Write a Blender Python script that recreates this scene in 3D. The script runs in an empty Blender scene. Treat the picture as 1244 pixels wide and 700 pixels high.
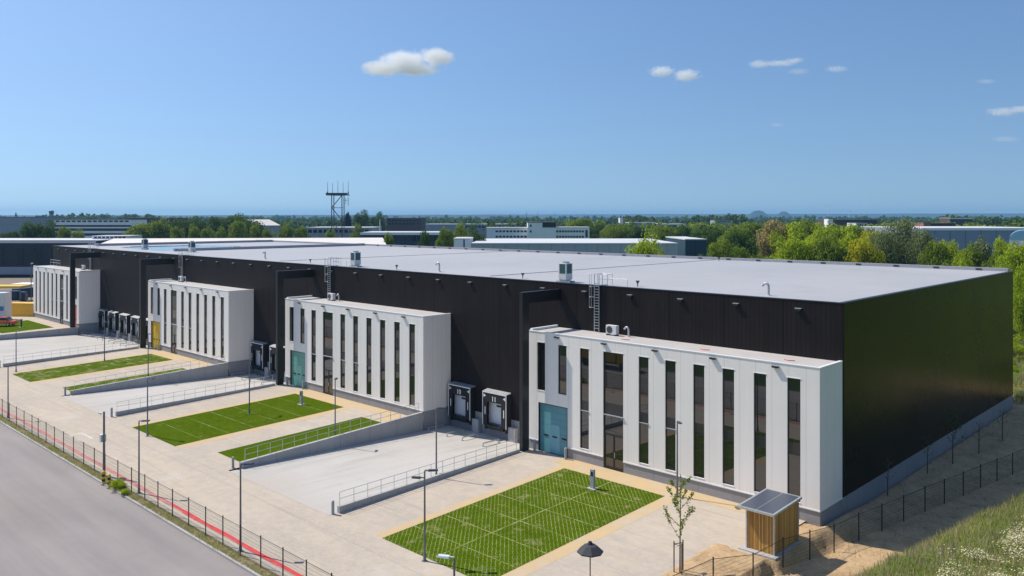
import bpy, math, random
import numpy as np
from mathutils import Vector
R = math.radians
scene = bpy.context.scene
COL = scene.collection
rng = np.random.default_rng(7)
random.seed(7)

# ------------------------------------------------------------------ camera frame (used to turn a bearing + distance into a place)
CAM = np.array([21.37, -52.668, 18.815])
YAW = 0.767
FW = np.array([-math.sin(YAW), math.cos(YAW), 0.0])
RT = np.array([math.cos(YAW), math.sin(YAW), 0.0])
FPX, CX, HY = 1000.43, 622.0, 263.6


def place(px, D, z=0.0):
    p = CAM + FW * D + RT * ((px - CX) / FPX * D)
    return Vector((p[0], p[1], z))


def height(py, D):
    return CAM[2] - (py - HY) / FPX * D


# ------------------------------------------------------------------ object helpers
def tag(o, label=None, cat=None, group=None, kind=None):
    if label: o['label'] = label
    if cat: o['category'] = cat
    if group: o['group'] = group
    if kind: o['kind'] = kind
    return o


def empty(name, loc, label=None, cat=None, group=None, rz=0.0):
    o = bpy.data.objects.new(name, None)
    COL.objects.link(o)
    o.location = loc
    o.rotation_euler = (0, 0, rz)
    o.empty_display_size = 0.2
    return tag(o, label, cat, group)


def link(name, me, parent=None):
    o = bpy.data.objects.new(name, me)
    COL.objects.link(o)
    if parent is not None: o.parent = parent
    return o


KIDS = {}


def copy_tree(o, parent=None):
    c = o.copy()
    COL.objects.link(c)
    if parent is not None: c.parent = parent
    for ch in list(o.children):
        copy_tree(ch, c)
    return c


def relabel(o, label, loc, group=None, rz=None):
    o['label'] = label
    o.location = loc
    if rz is not None: o.rotation_euler = (0, 0, rz)
    if group: o['group'] = group
    return o


class MB:
    def __init__(s, org=(0, 0, 0)):
        s.v, s.f, s.m, s.sm = [], [], [], []
        s.o = Vector(org)

    def add(s, vs, fs, m=0, smooth=False):
        n = len(s.v)
        s.v += [tuple(Vector(p) - s.o) for p in vs]
        for f in fs:
            s.f.append([i + n for i in f]); s.m.append(m); s.sm.append(smooth)
        return s

    def box(s, x0, x1, y0, y1, z0, z1, m=0):
        x0, x1 = sorted((x0, x1)); y0, y1 = sorted((y0, y1)); z0, z1 = sorted((z0, z1))
        vs = [(x0, y0, z0), (x1, y0, z0), (x1, y1, z0), (x0, y1, z0), (x0, y0, z1), (x1, y0, z1), (x1, y1, z1), (x0, y1, z1)]
        return s.add(vs, [(0, 3, 2, 1), (4, 5, 6, 7), (0, 1, 5, 4), (1, 2, 6, 5), (2, 3, 7, 6), (3, 0, 4, 7)], m)

    def bar(s, p0, p1, r0, r1=None, n=8, m=0, cap=True, smooth=True):
        r1 = r0 if r1 is None else r1
        p0, p1 = Vector(p0), Vector(p1)
        d = (p1 - p0).normalized()
        a = d.orthogonal().normalized(); b = d.cross(a)
        vs = []
        for p, r in ((p0, r0), (p1, r1)):
            for i in range(n):
                t = 2 * math.pi * i / n
                vs.append(p + a * (r * math.cos(t)) + b * (r * math.sin(t)))
        fs = [(i, (i + 1) % n, n + (i + 1) % n, n + i) for i in range(n)]
        s.add(vs, fs, m, smooth)
        if cap:
            s.add(vs[:n], [tuple(reversed(range(n)))], m); s.add(vs[n:], [tuple(range(n))], m)
        return s

    def path(s, pts, r, n=8, m=0):
        for a, b in zip(pts[:-1], pts[1:]): s.bar(a, b, r, n=n, m=m)
        return s

    def prism(s, poly, z0, z1, m=0):
        n = len(poly)
        vs = [(x, y, z0) for x, y in poly] + [(x, y, z1) for x, y in poly]
        fs = [tuple(reversed(range(n))), tuple(range(n, 2 * n))] + [(i, (i + 1) % n, n + (i + 1) % n, n + i) for i in range(n)]
        return s.add(vs, fs, m)

    def hexa(s, vs, m=0):   # 8 corners: bottom ring then top ring
        return s.add(vs, [(0, 3, 2, 1), (4, 5, 6, 7), (0, 1, 5, 4), (1, 2, 6, 5), (2, 3, 7, 6), (3, 0, 4, 7)], m)

    def quad(s, a, b, c, d, m=0):
        return s.add([a, b, c, d], [(0, 1, 2, 3)], m)

    def build(s, name, mats, parent=None, bevel=0.0):
        me = bpy.data.meshes.new(name)
        me.from_pydata(s.v, [], s.f)
        if not isinstance(mats, (list, tuple)): mats = [mats]
        for m in mats: me.materials.append(m)
        me.polygons.foreach_set('material_index', s.m)
        me.polygons.foreach_set('use_smooth', s.sm)
        me.update()
        o = link(name, me, parent)
        if bevel:
            b = o.modifiers.new('bevel', 'BEVEL'); b.width = bevel; b.segments = 2; b.limit_method = 'ANGLE'
        return o


def np_mesh(name, verts, nper, mats, mat_idx=None, smooth=False):
    """verts (N*nper,3): N separate faces with nper corners each."""
    me = bpy.data.meshes.new(name)
    nv = len(verts); nf = nv // nper
    me.vertices.add(nv); me.loops.add(nv); me.polygons.add(nf)
    me.vertices.foreach_set('co', np.ascontiguousarray(verts, dtype=np.float32).ravel())
    me.loops.foreach_set('vertex_index', np.arange(nv, dtype=np.int32))
    me.polygons.foreach_set('loop_start', np.arange(0, nv, nper, dtype=np.int32))
    me.polygons.foreach_set('loop_total', np.full(nf, nper, dtype=np.int32))
    for m in (mats if isinstance(mats, (list, tuple)) else [mats]): me.materials.append(m)
    if mat_idx is not None: me.polygons.foreach_set('material_index', np.asarray(mat_idx, dtype=np.int32))
    me.update(calc_edges=True)
    return me


# ------------------------------------------------------------------ materials
class NT:
    def __init__(s, name):
        s.mat = bpy.data.materials.new(name); s.mat.use_nodes = True
        s.t = s.mat.node_tree; s.t.nodes.clear()
        s.out = s.n('ShaderNodeOutputMaterial')

    def n(s, typ, **kw):
        nd = s.t.nodes.new(typ)
        for k, v in kw.items(): setattr(nd, k, v)
        return nd

    def l(s, a, b):
        s.t.links.new(a, b)

    def coord(s):
        if not hasattr(s, '_c'): s._c = s.n('ShaderNodeTexCoord')
        return s._c.outputs['Object']

    def math(s, op, a, b=None, c=None, clamp=False):
        nd = s.n('ShaderNodeMath', operation=op, use_clamp=clamp)
        for i, x in enumerate((a, b, c)):
            if x is None: continue
            if isinstance(x, (int, float)): nd.inputs[i].default_value = x
            else: s.l(x, nd.inputs[i])
        return nd.outputs[0]

    def noise(s, scale, detail=4, rough=0.55, vec=None, stretch=None):
        nd = s.n('ShaderNodeTexNoise'); nd.inputs['Scale'].default_value = scale
        nd.inputs['Detail'].default_value = detail; nd.inputs['Roughness'].default_value = rough
        v = vec or s.coord()
        if stretch:
            mp = s.n('ShaderNodeMapping'); mp.inputs['Scale'].default_value = stretch
            s.l(v, mp.inputs['Vector']); v = mp.outputs[0]
        s.l(v, nd.inputs['Vector'])
        return nd.outputs['Fac']

    def ramp(s, fac, *stops):
        r = s.n('ShaderNodeValToRGB'); e = r.color_ramp.elements
        while len(e) < len(stops): e.new(0.5)
        for el, (p, c) in zip(e, stops):
            el.position = p; el.color = (*c, 1) if len(c) == 3 else c
        s.l(fac, r.inputs[0]); return r.outputs[0]

    def mix(s, fac, a, b, mode='MIX'):
        m = s.n('ShaderNodeMix', data_type='RGBA', blend_type=mode)
        for sock, x in ((m.inputs[0], fac), (m.inputs[6], a), (m.inputs[7], b)):
            if isinstance(x, (int, float)): sock.default_value = x
            elif isinstance(x, tuple): sock.default_value = (*x, 1) if len(x) == 3 else x
            else: s.l(x, sock)
        return m.outputs[2]

    def sep(s):
        if not hasattr(s, '_s'):
            s._s = s.n('ShaderNodeSeparateXYZ'); s.l(s.coord(), s._s.inputs[0])
        return s._s.outputs

    def bump(s, h, strength=0.3, dist=0.02):
        b = s.n('ShaderNodeBump'); b.inputs['Strength'].default_value = strength; b.inputs['Distance'].default_value = dist
        s.l(h, b.inputs['Height']); return b.outputs[0]

    def bsdf(s, color, rough=0.6, metal=0.0, spec=0.5, normal=None, ior=None, **kw):
        p = s.n('ShaderNodeBsdfPrincipled')
        for k, x in (('Base Color', color), ('Roughness', rough), ('Metallic', metal), ('Specular IOR Level', spec)):
            if isinstance(x, (int, float)): p.inputs[k].default_value = x
            elif isinstance(x, tuple): p.inputs[k].default_value = (*x, 1)
            else: s.l(x, p.inputs[k])
        if ior: p.inputs['IOR'].default_value = ior
        if normal is not None: s.l(normal, p.inputs['Normal'])
        s.l(p.outputs[0], s.out.inputs[0])
        return s.mat


def plain(name, c, rough=0.55, metal=0.0, var=0.12, scale=3.0, spec=0.5, bump=0.0):
    t = NT(name)
    f = t.noise(scale, 5)
    lo = tuple(x * (1 - var) for x in c); hi = tuple(min(1, x * (1 + var)) for x in c)
    return t.bsdf(t.ramp(f, (0.3, lo), (0.7, hi)), rough, metal, spec, t.bump(f, bump, 0.02) if bump else None)


def rgb(r, g, b):
    f = lambda u: (u / 255 / 12.92) if u / 255 <= 0.04045 else ((u / 255 + 0.055) / 1.055) ** 2.4
    return (f(r), f(g), f(b))


M = {}


def cladding(name, axis, base, period, rough, joint, var=0.12, spec=0.5, big=None, relief=0.25):
    t = NT(name)
    s = t.sep()[axis]
    w = t.math('PINGPONG', s, period / 2)
    w = t.math('DIVIDE', w, period / 2)
    edge = t.math('LESS_THAN', w, joint)
    blotch = t.noise(0.25, 4, 0.6)
    streak = t.noise(1.0, 4, 0.6, stretch=(1.6, 1.6, 0.12))
    c = t.ramp(t.math('MULTIPLY_ADD', streak, 0.5, t.math('MULTIPLY', blotch, 0.5)), (0.35, tuple(x * (1 - var) for x in base)), (0.65, tuple(x * (1 + var) for x in base)))
    c = t.mix(edge, c, tuple(x * (0.72 if base[0] > 0.3 else 0.55) for x in base))
    if big:
        w2 = t.math('PINGPONG', s, big / 2)
        c = t.mix(t.math('LESS_THAN', w2, 0.03), c, tuple(x * 0.4 for x in base))
    r = t.math('MULTIPLY_ADD', blotch, 0.16, rough - 0.08)
    h = t.math('SUBTRACT', 1.0, edge)
    return t.bsdf(c, r, 0.0, spec, t.bump(t.math('MULTIPLY_ADD', blotch, 0.3 if relief < 0.3 else 0.0, h), relief, 0.012))


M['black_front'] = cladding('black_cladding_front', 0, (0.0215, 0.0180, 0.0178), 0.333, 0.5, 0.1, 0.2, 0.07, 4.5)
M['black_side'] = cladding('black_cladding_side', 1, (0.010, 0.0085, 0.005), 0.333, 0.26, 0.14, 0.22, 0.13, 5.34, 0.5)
M['white_front'] = cladding('white_cladding_front', 0, (0.88, 0.835, 0.785), 1.1235, 0.42, 0.022, 0.04)
M['white_side'] = cladding('white_cladding_side', 1, (0.84, 0.79, 0.73), 1.1235, 0.5, 0.022, 0.025)
M['white_trim'] = plain('white_trim', (0.8, 0.8, 0.8), 0.4, var=0.03)
M['dark_trim'] = plain('dark_roof_trim', (0.02, 0.022, 0.024), 0.4, var=0.1)
M['frame'] = plain('dark_window_frame', (0.018, 0.018, 0.018), 0.4)
M['black_steel'] = plain('black_steel', (0.014, 0.0135, 0.0135), 0.38, var=0.15, scale=0.7)
M['galv'] = plain('galvanised_steel', (0.52, 0.54, 0.56), 0.42, 0.6, var=0.12, scale=6)
M['pole'] = plain('lamp_pole_grey', (0.17, 0.185, 0.20), 0.45, 0.3, var=0.1)
M['lamp_head'] = plain('lamp_head_dark', (0.05, 0.055, 0.065), 0.5)
M['lamp_white'] = plain('lamp_head_pale', (0.62, 0.66, 0.68), 0.45)
M['lens'] = plain('lamp_lens', (0.75, 0.78, 0.8), 0.2)
M['rubber'] = plain('black_rubber', (0.012, 0.012, 0.013), 0.75, bump=0.1, scale=8)
M['door_white'] = plain('dock_door_white', (0.66, 0.68, 0.70), 0.45, var=0.04)
M['mark_white'] = plain('white_lettering', (0.78, 0.78, 0.78), 0.6, var=0.03)
M['ac'] = plain('unit_casing', (0.66, 0.66, 0.64), 0.5, var=0.05)
M['ac_grille'] = plain('unit_grille_teal', (0.03, 0.085, 0.095), 0.5, var=0.4, scale=30)
M['fence_green'] = plain('fence_dark_green', (0.014, 0.035, 0.028), 0.5)
M['fence_black'] = plain('fence_black', (0.012, 0.013, 0.013), 0.5)
M['stele'] = plain('grey_pillar', (0.33, 0.36, 0.38), 0.5, var=0.06)
M['parasol'] = plain('parasol_fabric', (0.045, 0.047, 0.055), 0.8, var=0.15)
M['yellow'] = plain('yellow_paint', (0.75, 0.48, 0.03), 0.45, var=0.06)
M['black'] = plain('black_paint', (0.015, 0.015, 0.015), 0.5)
M['bark'] = plain('bark', (0.11, 0.085, 0.06), 0.9, var=0.35, scale=10, bump=0.4)
M['wood_post'] = plain('tree_stake_wood', (0.15, 0.11, 0.075), 0.8, var=0.25, scale=8)
M['red'] = plain('red_line_paint', (0.62, 0.045, 0.045), 0.7, var=0.2, scale=2)
M['pink'] = plain('faded_red_line_paint', (0.52, 0.2, 0.18), 0.8, var=0.25, scale=2)


def door_mat(name, c):
    t = NT(name)
    z = t.sep()[2]
    e = t.math('LESS_THAN', t.math('PINGPONG', z, 0.275), 0.012)
    n = t.noise(2.0, 4)
    return t.bsdf(t.mix(e, t.ramp(n, (0.3, tuple(x * 0.93 for x in c)), (0.7, tuple(x * 1.07 for x in c))), tuple(x * 0.55 for x in c)), 0.42)


def glass_mat():
    t = NT('tinted_glass')
    # slight waviness so that reflections are not ruler-straight
    n = t.noise(0.35, 2)
    return t.bsdf((0.012, 0.013, 0.014), 0.015, 0.0, 0.5, t.bump(n, 0.04, 0.05), ior=2.0)


M['glass'] = glass_mat()
M['spandrel'] = plain('spandrel_panel', (0.03, 0.03, 0.032), 0.15, var=0.05)


def concrete(name, c, joints=None, bl=0.12):
    t = NT(name)
    a = t.noise(0.35, 6, 0.65); b = t.noise(9.0, 4, 0.6)
    f = t.math('MULTIPLY_ADD', b, 0.35, t.math('MULTIPLY', a, 0.65))
    col = t.ramp(f, (0.36, tuple(x * (1 - bl) for x in c)), (0.64, tuple(x * (1 + bl) for x in c)))
    st = t.noise(1.0, 5, 0.65, stretch=(0.9, 0.9, 0.07))
    col = t.mix(t.ramp(st, (0.52, (0, 0, 0)), (0.75, (0.35,) * 3)), col, tuple(x * 0.6 for x in c))
    if joints:
        ax, per = joints
        e = t.math('LESS_THAN', t.math('PINGPONG', t.sep()[ax], per / 2), 0.015)
        col = t.mix(e, col, tuple(x * 0.5 for x in c))
    return t.bsdf(col, 0.85, 0, 0.3, t.bump(b, 0.25, 0.01))


M['plinth_x'] = concrete('plinth_concrete', (0.30, 0.295, 0.30), (0, 3.6))
M['plinth_y'] = concrete('plinth_concrete_side', (0.30, 0.295, 0.30), (1, 3.6))
M['wall_conc'] = concrete('retaining_concrete', (0.40, 0.395, 0.385), (1, 3.0))
M['block_conc'] = concrete('plain_concrete', (0.42, 0.41, 0.40))


def pit_mat():
    t = NT('loading_yard_concrete')
    a = t.noise(0.16, 6, 0.62); b = t.noise(14.0, 4, 0.6); st = t.noise(0.5, 5, 0.6, stretch=(1.6, 0.16, 1))
    f = t.math('MULTIPLY_ADD', st, 0.4, t.math('MULTIPLY_ADD', b, 0.15, t.math('MULTIPLY', a, 0.45)))
    col = t.ramp(f, (0.36, (0.43, 0.405, 0.37)), (0.5, (0.50, 0.475, 0.44)), (0.66, (0.545, 0.515, 0.475)))
    x, y = t.sep()[0], t.sep()[1]
    e = t.math('MAXIMUM', t.math('LESS_THAN', t.math('PINGPONG', x, 2.25), 0.012), t.math('LESS_THAN', t.math('PINGPONG', y, 2.75), 0.012))
    col = t.mix(t.math('MULTIPLY', e, 0.55), col, (0.27, 0.26, 0.25))
    ty = t.noise(1.0, 6, 0.6, stretch=(1.9, 0.10, 1))
    col = t.mix(t.ramp(ty, (0.55, (0, 0, 0)), (0.68, (0.30,) * 3)), col, (0.24, 0.23, 0.22))
    oil = t.noise(0.9, 5, 0.75)
    col = t.mix(t.ramp(oil, (0.66, (0, 0, 0)), (0.76, (0.35,) * 3)), col, (0.2, 0.19, 0.18))
    dust = t.math('ADD', t.math('MULTIPLY_ADD', y, -0.22, -4.25), t.math('MULTIPLY_ADD', a, 3.0, -1.4))
    col = t.mix(t.math('MULTIPLY', dust, 0.9, clamp=True), col, (0.47, 0.425, 0.375))
    return t.bsdf(col, 0.8, 0, 0.1, t.bump(b, 0.15, 0.01))


M['pit'] = pit_mat()


def paving_mat():
    t = NT('concrete_block_paving')
    br = t.n('ShaderNodeTexBrick')
    br.inputs['Scale'].default_value = 1.0
    br.inputs['Brick Width'].default_value = 0.22; br.inputs['Row Height'].default_value = 0.11
    br.inputs['Mortar Size'].default_value = 0.006
    br.inputs['Color1'].default_value = (0.515, 0.44, 0.36, 1); br.inputs['Color2'].default_value = (0.465, 0.395, 0.32, 1)
    br.inputs['Mortar'].default_value = (0.36, 0.31, 0.25, 1); br.inputs['Bias'].default_value = 0
    t.l(t.coord(), br.inputs['Vector'])
    a = t.noise(0.09, 6, 0.62); st = t.noise(0.35, 5, 0.62, stretch=(0.16, 1.5, 1)); g = t.noise(1.3, 5, 0.65)
    sand = t.ramp(t.math('MULTIPLY_ADD', a, 0.55, t.math('MULTIPLY', st, 0.45)), (0.44, (0, 0, 0)), (0.64, (0.75,) * 3))
    col = t.mix(sand, br.outputs['Color'], (0.56, 0.47, 0.36))
    col = t.mix(t.ramp(g, (0.35, (0.30,) * 3), (0.6, (0, 0, 0))), col, (0.33, 0.31, 0.29))
    ty = t.noise(0.8, 6, 0.62, stretch=(0.09, 2.3, 1))
    col = t.mix(t.ramp(ty, (0.56, (0, 0, 0)), (0.70, (0.30,) * 3)), col, (0.27, 0.25, 0.23))
    row = t.math('LESS_THAN', t.math('PINGPONG', t.sep()[1], 3.0), 0.05)
    col = t.mix(t.math('MULTIPLY', row, 0.3), col, (0.30, 0.27, 0.235))
    wash = t.noise(0.22, 6, 0.7)
    col = t.mix(t.ramp(wash, (0.56, (0, 0, 0)), (0.74, (0.4,) * 3)), col, (0.58, 0.545, 0.50))
    return t.bsdf(col, 0.85, 0, 0.08, t.bump(br.outputs['Fac'], -0.3, 0.005))


M['paving'] = paving_mat()


def sand_mat():
    t = NT('sanded_paving')
    a = t.noise(0.5, 6, 0.65); g = t.noise(6, 5, 0.6)
    col = t.ramp(a, (0.3, (0.53, 0.44, 0.34)), (0.5, (0.55, 0.405, 0.225)), (0.7, (0.60, 0.43, 0.22)))
    col = t.mix(t.math('MULTIPLY', g, 0.3), col, (0.42, 0.36, 0.29))
    return t.bsdf(col, 0.9, 0, 0.05, t.bump(g, 0.3, 0.01))


M['sand'] = sand_mat()


def asphalt_mat():
    t = NT('worn_asphalt')
    a = t.noise(0.12, 6, 0.6); b = t.noise(40, 3, 0.6); st = t.noise(0.6, 5, 0.6, stretch=(0.12, 1.3, 1))
    f = t.math('MULTIPLY_ADD', st, 0.35, t.math('MULTIPLY_ADD', b, 0.2, t.math('MULTIPLY', a, 0.45)))
    col = t.ramp(f, (0.36, (0.245, 0.222, 0.212)), (0.5, (0.29, 0.262, 0.25)), (0.66, (0.335, 0.30, 0.285)))
    vo = t.n('ShaderNodeTexVoronoi', feature='DISTANCE_TO_EDGE'); vo.inputs['Scale'].default_value = 0.16
    wv = t.n('ShaderNodeVectorMath', operation='MULTIPLY_ADD')
    t.l(t.coord(), wv.inputs[0]); wv.inputs[1].default_value = (1, 1, 1)
    nd = t.n('ShaderNodeTexNoise'); nd.inputs['Scale'].default_value = 0.8; t.l(t.coord(), nd.inputs['Vector']); t.l(nd.outputs['Color'], wv.inputs[2])
    t.l(wv.outputs[0], vo.inputs['Vector'])
    crack = t.math('MULTIPLY', t.math('LESS_THAN', vo.outputs['Distance'], 0.0022), 0.10)
    col = t.mix(crack, col, (0.13, 0.12, 0.12))
    yy = t.sep()[1]
    tyre = t.ramp(t.noise(0.5, 5, 0.6, stretch=(0.05, 1.6, 1)), (0.5, (0, 0, 0)), (0.72, (0.35,) * 3))
    col = t.mix(tyre, col, (0.19, 0.175, 0.17))
    gut = t.math('MULTIPLY', t.math('ADD', t.math('MULTIPLY_ADD', yy, 1.3, 39.7), t.math('MULTIPLY_ADD', t.noise(1.4, 6, 0.7), 1.6, -1.1)), 0.7, clamp=True)
    col = t.mix(gut, col, (0.24, 0.20, 0.15))
    return t.bsdf(col, 0.85, 0, 0.12, t.bump(b, 0.3, 0.008))


M['asphalt'] = asphalt_mat()


def soil_terrain_mat():
    t = NT('soil_and_meadow')
    at = t.n('ShaderNodeAttribute', attribute_name='veg')
    a = t.noise(0.6, 7, 0.65); b = t.noise(4.5, 6, 0.65); c = t.noise(0.09, 5, 0.6)
    soil = t.ramp(t.math('MULTIPLY_ADD', b, 0.45, t.math('MULTIPLY', a, 0.55)), (0.3, (0.24, 0.165, 0.10)), (0.5, (0.47, 0.325, 0.185)), (0.68, (0.60, 0.44, 0.27)))
    meadow = t.ramp(t.math('MULTIPLY_ADD', a, 0.5, t.math('MULTIPLY', c, 0.5)), (0.32, (0.05, 0.085, 0.014)), (0.5, (0.10, 0.15, 0.025)), (0.62, (0.17, 0.20, 0.055)), (0.75, (0.33, 0.30, 0.15)))
    v = t.math('ADD', at.outputs['Fac'], t.math('MULTIPLY_ADD', b, 0.5, -0.25))
    col = t.mix(t.ramp(v, (0.4, (0, 0, 0)), (0.6, (1, 1, 1))), soil, meadow)
    return t.bsdf(col, 0.95, 0, 0.0, t.bump(t.math('MULTIPLY_ADD', b, 0.5, a), 0.8, 0.12))


M['terrain'] = soil_terrain_mat()


def ground_mat():
    t = NT('far_ground')
    a = t.noise(0.004, 6, 0.6); b = t.noise(0.03, 5, 0.6)
    vo = t.n('ShaderNodeTexVoronoi'); vo.inputs['Scale'].default_value = 0.006; t.l(t.coord(), vo.inputs['Vector'])
    patch = t.ramp(vo.outputs['Color'], (0.25, (0.05, 0.085, 0.02)), (0.5, (0.10, 0.13, 0.04)), (0.75, (0.17, 0.16, 0.08)))
    return t.bsdf(t.mix(t.math('MULTIPLY', a, 0.7), patch, (0.05, 0.08, 0.025)), 0.95, 0, 0.1)


M['ground'] = ground_mat()


def verge_mat():
    t = NT('weedy_verge')
    a = t.noise(0.8, 6, 0.65); b = t.noise(9, 5, 0.65)
    col = t.ramp(t.math('MULTIPLY_ADD', b, 0.5, t.math('MULTIPLY', a, 0.5)), (0.35, (0.07, 0.085, 0.02)), (0.5, (0.16, 0.135, 0.07)), (0.65, (0.34, 0.27, 0.18)))
    return t.bsdf(col, 0.95, 0, 0.0, t.bump(b, 0.8, 0.05))


M['verge'] = verge_mat()


def lawn_mat(name, grid, bare):
    """grass growing in pale paving grids; the grid shows where the grass is thin"""
    t = NT(name)
    a = t.noise(0.45, 6, 0.65); b = t.noise(13, 4, 0.65); c = t.noise(2.2, 5, 0.65)
    g = t.ramp(t.math('MULTIPLY_ADD', b, 0.5, t.math('MULTIPLY_ADD', c, 0.3, t.math('MULTIPLY', a, 0.2))),
               (0.30, (0.034, 0.060, 0.002)), (0.48, (0.068, 0.112, 0.003)), (0.64, (0.095, 0.145, 0.006)), (0.8, (0.16, 0.19, 0.025)))
    x, y = t.sep()[0], t.sep()[1]
    u = t.math('MULTIPLY_ADD', x, 0.72, t.math('MULTIPLY', y, 0.694))
    v = t.math('MULTIPLY_ADD', y, 0.72, t.math('MULTIPLY', x, -0.694))
    lu = t.math('LESS_THAN', t.math('PINGPONG', u, 0.12), 0.032)
    shift = t.math('MULTIPLY', t.math('FLOOR', t.math('DIVIDE', u, 0.24)), 0.31)
    lv = t.math('LESS_THAN', t.math('FRACT', t.math('DIVIDE', t.math('ADD', v, shift), 0.62)), 0.62)
    wear = t.ramp(t.math('MULTIPLY_ADD', c, 0.5, t.math('MULTIPLY', a, 0.5)), (0.40 + bare, (0.25,) * 3), (0.62 + bare, (1,) * 3))
    tick = t.math('MULTIPLY', t.math('MULTIPLY', lu, lv), t.math('MULTIPLY', wear, grid))
    col = t.mix(tick, g, (0.34, 0.36, 0.15))
    dry = t.ramp(t.noise(0.8, 6, 0.7), (0.56 + bare, (0, 0, 0)), (0.72 + bare, (0.65,) * 3))
    col = t.mix(dry, col, (0.36, 0.33, 0.17))
    return t.bsdf(col, 0.9, 0, 0.0, t.bump(t.math('MULTIPLY_ADD', b, 0.7, c), 0.9, 0.06))


M['lawn_grid'] = lawn_mat('grass_grid_paving', 0.85, 0.0)
M['lawn'] = lawn_mat('grass_paving_full', 0.16, 0.06)
M['lawn_dry'] = lawn_mat('grass_paving_patchy', 0.22, -0.06)
def line_mat():
    t = NT('pale_paver_line')
    n = t.noise(5, 5, 0.7); a = t.noise(0.7, 4, 0.6)
    f = t.math('MULTIPLY_ADD', n, 0.6, t.math('MULTIPLY', a, 0.4))
    return t.bsdf(t.ramp(f, (0.40, (0.085, 0.125, 0.006)), (0.50, (0.22, 0.25, 0.08)), (0.62, (0.40, 0.40, 0.21))), 0.9, 0, 0.0)


M['line'] = line_mat()


def roof_mat():
    t = NT('roof_membrane')
    a = t.noise(0.05, 5, 0.6); b = t.noise(0.6, 5, 0.65)
    x = t.sep()[0]
    e = t.math('LESS_THAN', t.math('PINGPONG', x, 0.75), 0.02)
    f = t.math('MULTIPLY_ADD', b, 0.35, t.math('MULTIPLY', a, 0.65))
    col = t.ramp(f, (0.35, (0.365, 0.365, 0.37)), (0.65, (0.43, 0.42, 0.42)))
    col = t.mix(t.math('MULTIPLY', e, 0.45), col, (0.30, 0.30, 0.32))
    dirt = t.noise(0.11, 7, 0.7)
    col = t.mix(t.ramp(dirt, (0.54, (0, 0, 0)), (0.74, (0.45,) * 3)), col, (0.30, 0.29, 0.28))
    e2 = t.math('LESS_THAN', t.math('PINGPONG', t.sep()[1], 6.0), 0.03)
    col = t.mix(t.math('MULTIPLY', e2, 0.3), col, (0.30, 0.30, 0.32))
    return t.bsdf(col, 0.55, 0, 0.4)


M['roof'] = roof_mat()
M['roof_block'] = plain('office_roof_membrane', (0.50, 0.475, 0.455), 0.6, var=0.06, scale=0.8)
M['upstand'] = plain('roof_upstand_grey', (0.34, 0.34, 0.37), 0.6, var=0.08)
M['water'] = plain('roof_rainwater', (0.14, 0.17, 0.22), 0.04, var=0.05, spec=0.8)


def timber_mat():
    t = NT('vertical_timber_slats')
    x, y = t.sep()[0], t.sep()[1]
    s = t.math('ADD', x, y)
    idx = t.math('FLOOR', t.math('DIVIDE', s, 0.095))
    wn = t.n('ShaderNodeTexWhiteNoise', noise_dimensions='1D'); t.l(idx, wn.inputs['W'])
    grain = t.noise(3, 6, 0.7, stretch=(8, 8, 0.8))
    f = t.math('MULTIPLY_ADD', wn.outputs['Value'], 0.5, t.math('MULTIPLY', grain, 0.5))
    col = t.ramp(f, (0.2, (0.32, 0.165, 0.04)), (0.5, (0.54, 0.29, 0.075)), (0.8, (0.68, 0.41, 0.13)))
    gap = t.math('LESS_THAN', t.math('FRACT', t.math('DIVIDE', s, 0.095)), 0.14)
    return t.bsdf(t.mix(gap, col, (0.05, 0.028, 0.012)), 0.7, 0, 0.3, t.bump(gap, -0.4, 0.01))


M['timber'] = timber_mat()


def solar_mat():
    t = NT('solar_cells')
    x, y = t.sep()[0], t.sep()[1]
    e = t.math('MAXIMUM', t.math('LESS_THAN', t.math('PINGPONG', x, 0.09), 0.006), t.math('LESS_THAN', t.math('PINGPONG', y, 0.09), 0.006))
    return t.bsdf(t.mix(e, (0.045, 0.055, 0.08), (0.22, 0.24, 0.28)), 0.34, 0, 0.6)


M['solar'] = solar_mat()


def mesh_mat():
    t = NT('welded_wire_mesh')
    x, z = t.sep()[0], t.sep()[2]
    e = t.math('MAXIMUM', t.math('LESS_THAN', t.math('PINGPONG', x, 0.025), 0.003), t.math('LESS_THAN', t.math('PINGPONG', z, 0.1), 0.005))
    d = t.n('ShaderNodeBsdfDiffuse'); d.inputs[0].default_value = (0.05, 0.075, 0.065, 1)
    tr = t.n('ShaderNodeBsdfTransparent'); mx = t.n('ShaderNodeMixShader')
    t.l(e, mx.inputs[0]); t.l(tr.outputs[0], mx.inputs[1]); t.l(d.outputs[0], mx.inputs[2]); t.l(mx.outputs[0], t.out.inputs[0])
    return t.mat


M['mesh'] = mesh_mat()


def leaf_mat(name, dark, light, trans=0.3):
    t = NT(name)
    geo = t.n('ShaderNodeNewGeometry')
    nz = t.noise(0.35, 3, 0.5)
    f = t.math('MULTIPLY_ADD', geo.outputs['Random Per Island'], 0.55, t.math('MULTIPLY', nz, 0.45))
    col = t.ramp(f, (0.2, dark), (0.75, light))
    d = t.n('ShaderNodeBsdfDiffuse'); t.l(col, d.inputs[0])
    tr = t.n('ShaderNodeBsdfTranslucent'); t.l(t.mix(0.4, col, tuple(min(0.7, x * 1.3) for x in light)), tr.inputs[0])
    mx = t.n('ShaderNodeMixShader'); mx.inputs[0].default_value = trans
    t.l(d.outputs[0], mx.inputs[1]); t.l(tr.outputs[0], mx.inputs[2]); t.l(mx.outputs[0], t.out.inputs[0])
    return t.mat


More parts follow.
